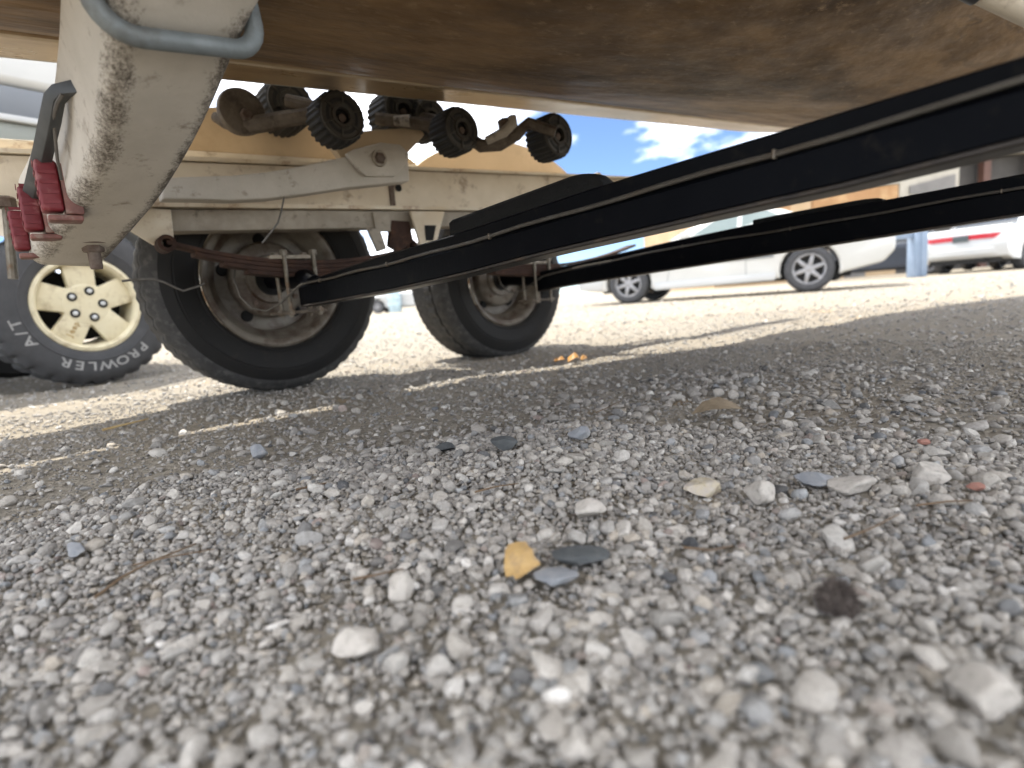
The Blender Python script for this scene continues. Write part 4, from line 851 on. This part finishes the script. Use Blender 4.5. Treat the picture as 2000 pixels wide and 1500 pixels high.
def fenders():
    for x0, x1, yi, h0, h1, name in ((.16, 1.10, 1.735, .70, .825, 'fender'), (1.14, 1.94, 1.80, .735, .858, 'fender')):
        cx = (x0+x1)/2; hw = (x1-x0)/2; th = np.linspace(0, pi, 25); wd = .33
        arc = [(cx-hw*cos(t)*1., h0+.035*(cx-hw*cos(t)-cx)+(h1-h0)*sin(t)**1.75) for t in th]
        inner = [(x, h0-.05) for x in (x1, x0)]
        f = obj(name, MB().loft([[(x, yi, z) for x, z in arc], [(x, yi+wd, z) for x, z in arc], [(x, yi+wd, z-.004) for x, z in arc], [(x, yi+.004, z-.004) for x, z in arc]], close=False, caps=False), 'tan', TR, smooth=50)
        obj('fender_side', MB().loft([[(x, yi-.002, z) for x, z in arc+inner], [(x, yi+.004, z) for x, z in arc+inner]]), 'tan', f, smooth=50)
        obj('fender_lip', MB().loft([[(x, yi-.012, h0-.055+.035*(x-cx)), (x, yi+.03, h0-.055+.035*(x-cx)), (x, yi+.03, h0-.006+.035*(x-cx)), (x, yi-.012, h0-.006+.035*(x-cx))] for x in np.linspace(-.7 if x0 < 1 else x0, x1, 12)]), 'cream', f, bevel=.003)
fenders()

# ================================================================ SMALL THINGS ON THE GRAVEL
def gz(p): return float(hgt(p[0], p[1]))
def leafmesh(poly, c, e1, e2, curl, tk=.0006):
    """a thin curled blade with real thickness"""
    n = len(poly); mb = MB(); nn = np.cross(e1, e2)
    cen = np.mean(poly, 0); rings = []
    vs = []
    for lv in (1., .66, .33):
        for a, b in poly:
            a2 = cen[0]+(a-cen[0])*lv; b2 = cen[1]+(b-cen[1])*lv; vs.append(c+e1*a2+e2*b2+nn*curl(a2, b2))
    vs.append(c+e1*cen[0]+e2*cen[1]+nn*curl(*cen)); m = len(vs)
    fs = []
    for l in range(2):
        for i in range(n): fs.append((l*n+i, l*n+(i+1) % n, (l+1)*n+(i+1) % n, (l+1)*n+i))
    for i in range(n): fs.append((2*n+i, 2*n+(i+1) % n, 3*n))
    vs2 = [v-nn*tk for v in vs]; fs2 = [tuple(k+m for k in f[::-1]) for f in fs]; side = [(i, m+i, m+(i+1) % n, (i+1) % n) for i in range(n)]
    return mb.add(vs+vs2, fs+fs2+side)
p = onZ(1020, 1118, .012); s = np.linalg.norm(p-CP)/F
poly = [(-33, -12), (-29, 22), (-22, 36), (-4, 38), (12, 35), (16, 20), (22, 12), (24, 0), (35, -13), (14, -24), (-2, -36), (-12, -40), (-17, -28), (-30, -30)]
e1 = rt0.copy(); e2 = (up0*.62+fw0*.78)
lf = obj('yellow_leaf', leafmesh([(a*s, b*s) for a, b in poly], p+up0*.012, e1, e2, lambda a, b: .002*sin(a*120)+.0025*sin(b*260+.5)), 'leaf', None, smooth=60, loc=(p[0], p[1], gz(p)))
tag(lf, 'yellow leaf scrap standing up among the near gravel', 'leaf')
p = onZ(1115, 704, .006); s = np.linalg.norm(p-CP)/F
cl = thing('crumpled_leaf', 'crumpled orange yellow leaf lying by the sunlit strip near the tyre', 'leaf', (p[0], p[1], gz(p)))
for k, (dx, sc, an) in enumerate(((-22, 1., .9), (6, .8, .45), (26, .9, 1.1))):
    ca, sa = cos(an), sin(an); obj('leaf_lobe', leafmesh([(a*s, b*s) for a, b in ((-14*sc, -7), (-12*sc, 7), (-2, 13*sc), (8*sc, 8), (14*sc, -2), (4, -10*sc))], p+rt0*dx*s+up0*(.008+.003*(k % 2)), rt0*ca*1.3+fw0*sa*.6, (up0*sa*.22+fw0*ca)*1.5, lambda a, b: .005*sin(a*150+k)+.004*sin(b*190)), 'leaf2', cl, smooth=60)
p = onZ(1400, 808, .006); s = np.linalg.norm(p-CP)/F
lf = obj('dry_leaf', leafmesh([(a*s*1.1, b*s*1.6) for a, b in ((-44, -4), (-20, 10), (10, 14), (34, 8), (42, -2), (20, -12), (-14, -12))], p+up0*.008, rt0, fw0*.9+up0*.3, lambda a, b: .012*cos(a*38)+30*b*b*.2), 'dryleaf', None, smooth=60, loc=(p[0], p[1], gz(p)))
tag(lf, 'curled dry brown leaf lying on the shaded gravel', 'leaf')
# fuzzy dark seed head
p = onZ(1635, 1180, .01); s = np.linalg.norm(p-CP)/F
sh = thing('seed_head', 'dark fuzzy seed head lying on pale gravel at lower right', 'seed head', (p[0], p[1], gz(p)))
mb = MB(); v, f = ico(3); mb.add([p+np.array([0, 0, .004])+q*np.array([1, 1, .95])*24*s for q in v], [tuple(t) for t in f]); obj('core', mb, 'seed', sh)
mb = MB()
for k in range(1100):
    d = RNG.normal(size=3); d /= np.linalg.norm(d); b0 = p+np.array([0, 0, .004])+d*22*s; t = d+RNG.normal(0, .5, 3); t /= np.linalg.norm(t); sd_ = np.cross(t, RNG.normal(size=3)); sd_ /= np.linalg.norm(sd_)
    tip = b0+t*RNG.uniform(10, 24)*s; mb.add([b0-sd_*1.3*s, b0+sd_*1.3*s, tip], [(0, 1, 2)])
ff = obj('fuzz', mb, 'seed', sh, smooth=0, recalc=False)
# twigs, straws and needles
def twig(px, r, label, m='twig', name='twig', lift=.006, cat='twig'):
    pts = [onZ(a, b, lift) for a, b in px]
    for q in pts: q[2] = gz(q)+lift
    q = pts[len(pts)//2]; rs = [r*(1-.5*i/(len(pts)-1)) for i in range(len(pts))]
    return tag(obj(name, MB().tube(pts, rs, 7), m, None, loc=(q[0], q[1], gz(q))), label, cat)
twig([(185, 1165), (240, 1128), (300, 1100), (385, 1070)], .0016, 'long brown twig slanting across the gravel at lower left', lift=.009)
twig([(260, 1108), (340, 1092), (420, 1080)], .0010, 'thin brown twig beside the long twig at lower left', lift=.009)
twig([(580, 970), (640, 955)], .0016, 'short dark twig on the ground left of the dark oval pebble')
twig([(1165, 812), (1185, 798), (1212, 779)], .0012, 'thin upright stalk leaning out of the gravel near the middle', lift=.01)
twig([(200, 838), (250, 828), (290, 820)], .0030, 'yellow straw at the edge of the sunlight at left', 'straw', 'straw', .008, 'straw')
twig([(1130, 1250), (1180, 1210)], .0012, 'little brown stalk between stones just right of the seed pod', lift=.012) if False else None
twig([(1650, 1052), (1700, 1030), (1755, 1000)], .0012, 'thin dark twig across the stones at right', lift=.012)
twig([(1335, 1080), (1390, 1084), (1432, 1074)], .0012, 'brown stem tucked under a pale stone right of the yellow leaf', lift=.010)
twig([(690, 1140), (740, 1132), (790, 1122)], .0013, 'orange-brown stem left of the yellow leaf', lift=.011)
twig([(930, 985), (970, 975), (1015, 968)], .0012, 'dark stem lying above the yellow leaf in the middle', lift=.010)
twig([(1790, 982), (1850, 974), (1900, 972)], .0013, 'straight brown stem at the right edge of the gravel', lift=.012)
# stones that stand out
def stone(px, py, rpx, m, label, flat=.5, stretch=1.3, lift=.35, rot=0.):
    p = onZ(px, py, .006); s = np.linalg.norm((p-CP)@fw)/F if False else abs((p-CP)@fw)/F; R = rpx*s
    sh = lumpy(ico(4)[0], 1, 1.)[0]; R *= .8; ca, sa = cos(rot), sin(rot)
    fr = frame(np.array([p[0], p[1], gz(p)+R*flat*lift+.0065]), rt0*ca+fw0*sa, fw0*ca-rt0*sa)
    mb = MB().add([fr(q[0]*R*stretch, q[1]*R, q[2]*R*flat) for q in sh], [tuple(t) for t in ico(4)[1]])
    tag(obj('stone', mb, m, None, smooth=60, loc=(p[0], p[1], gz(p))), label, 'stone', 'stones that stand out from the gravel')
for a in STONES: stone(*a)
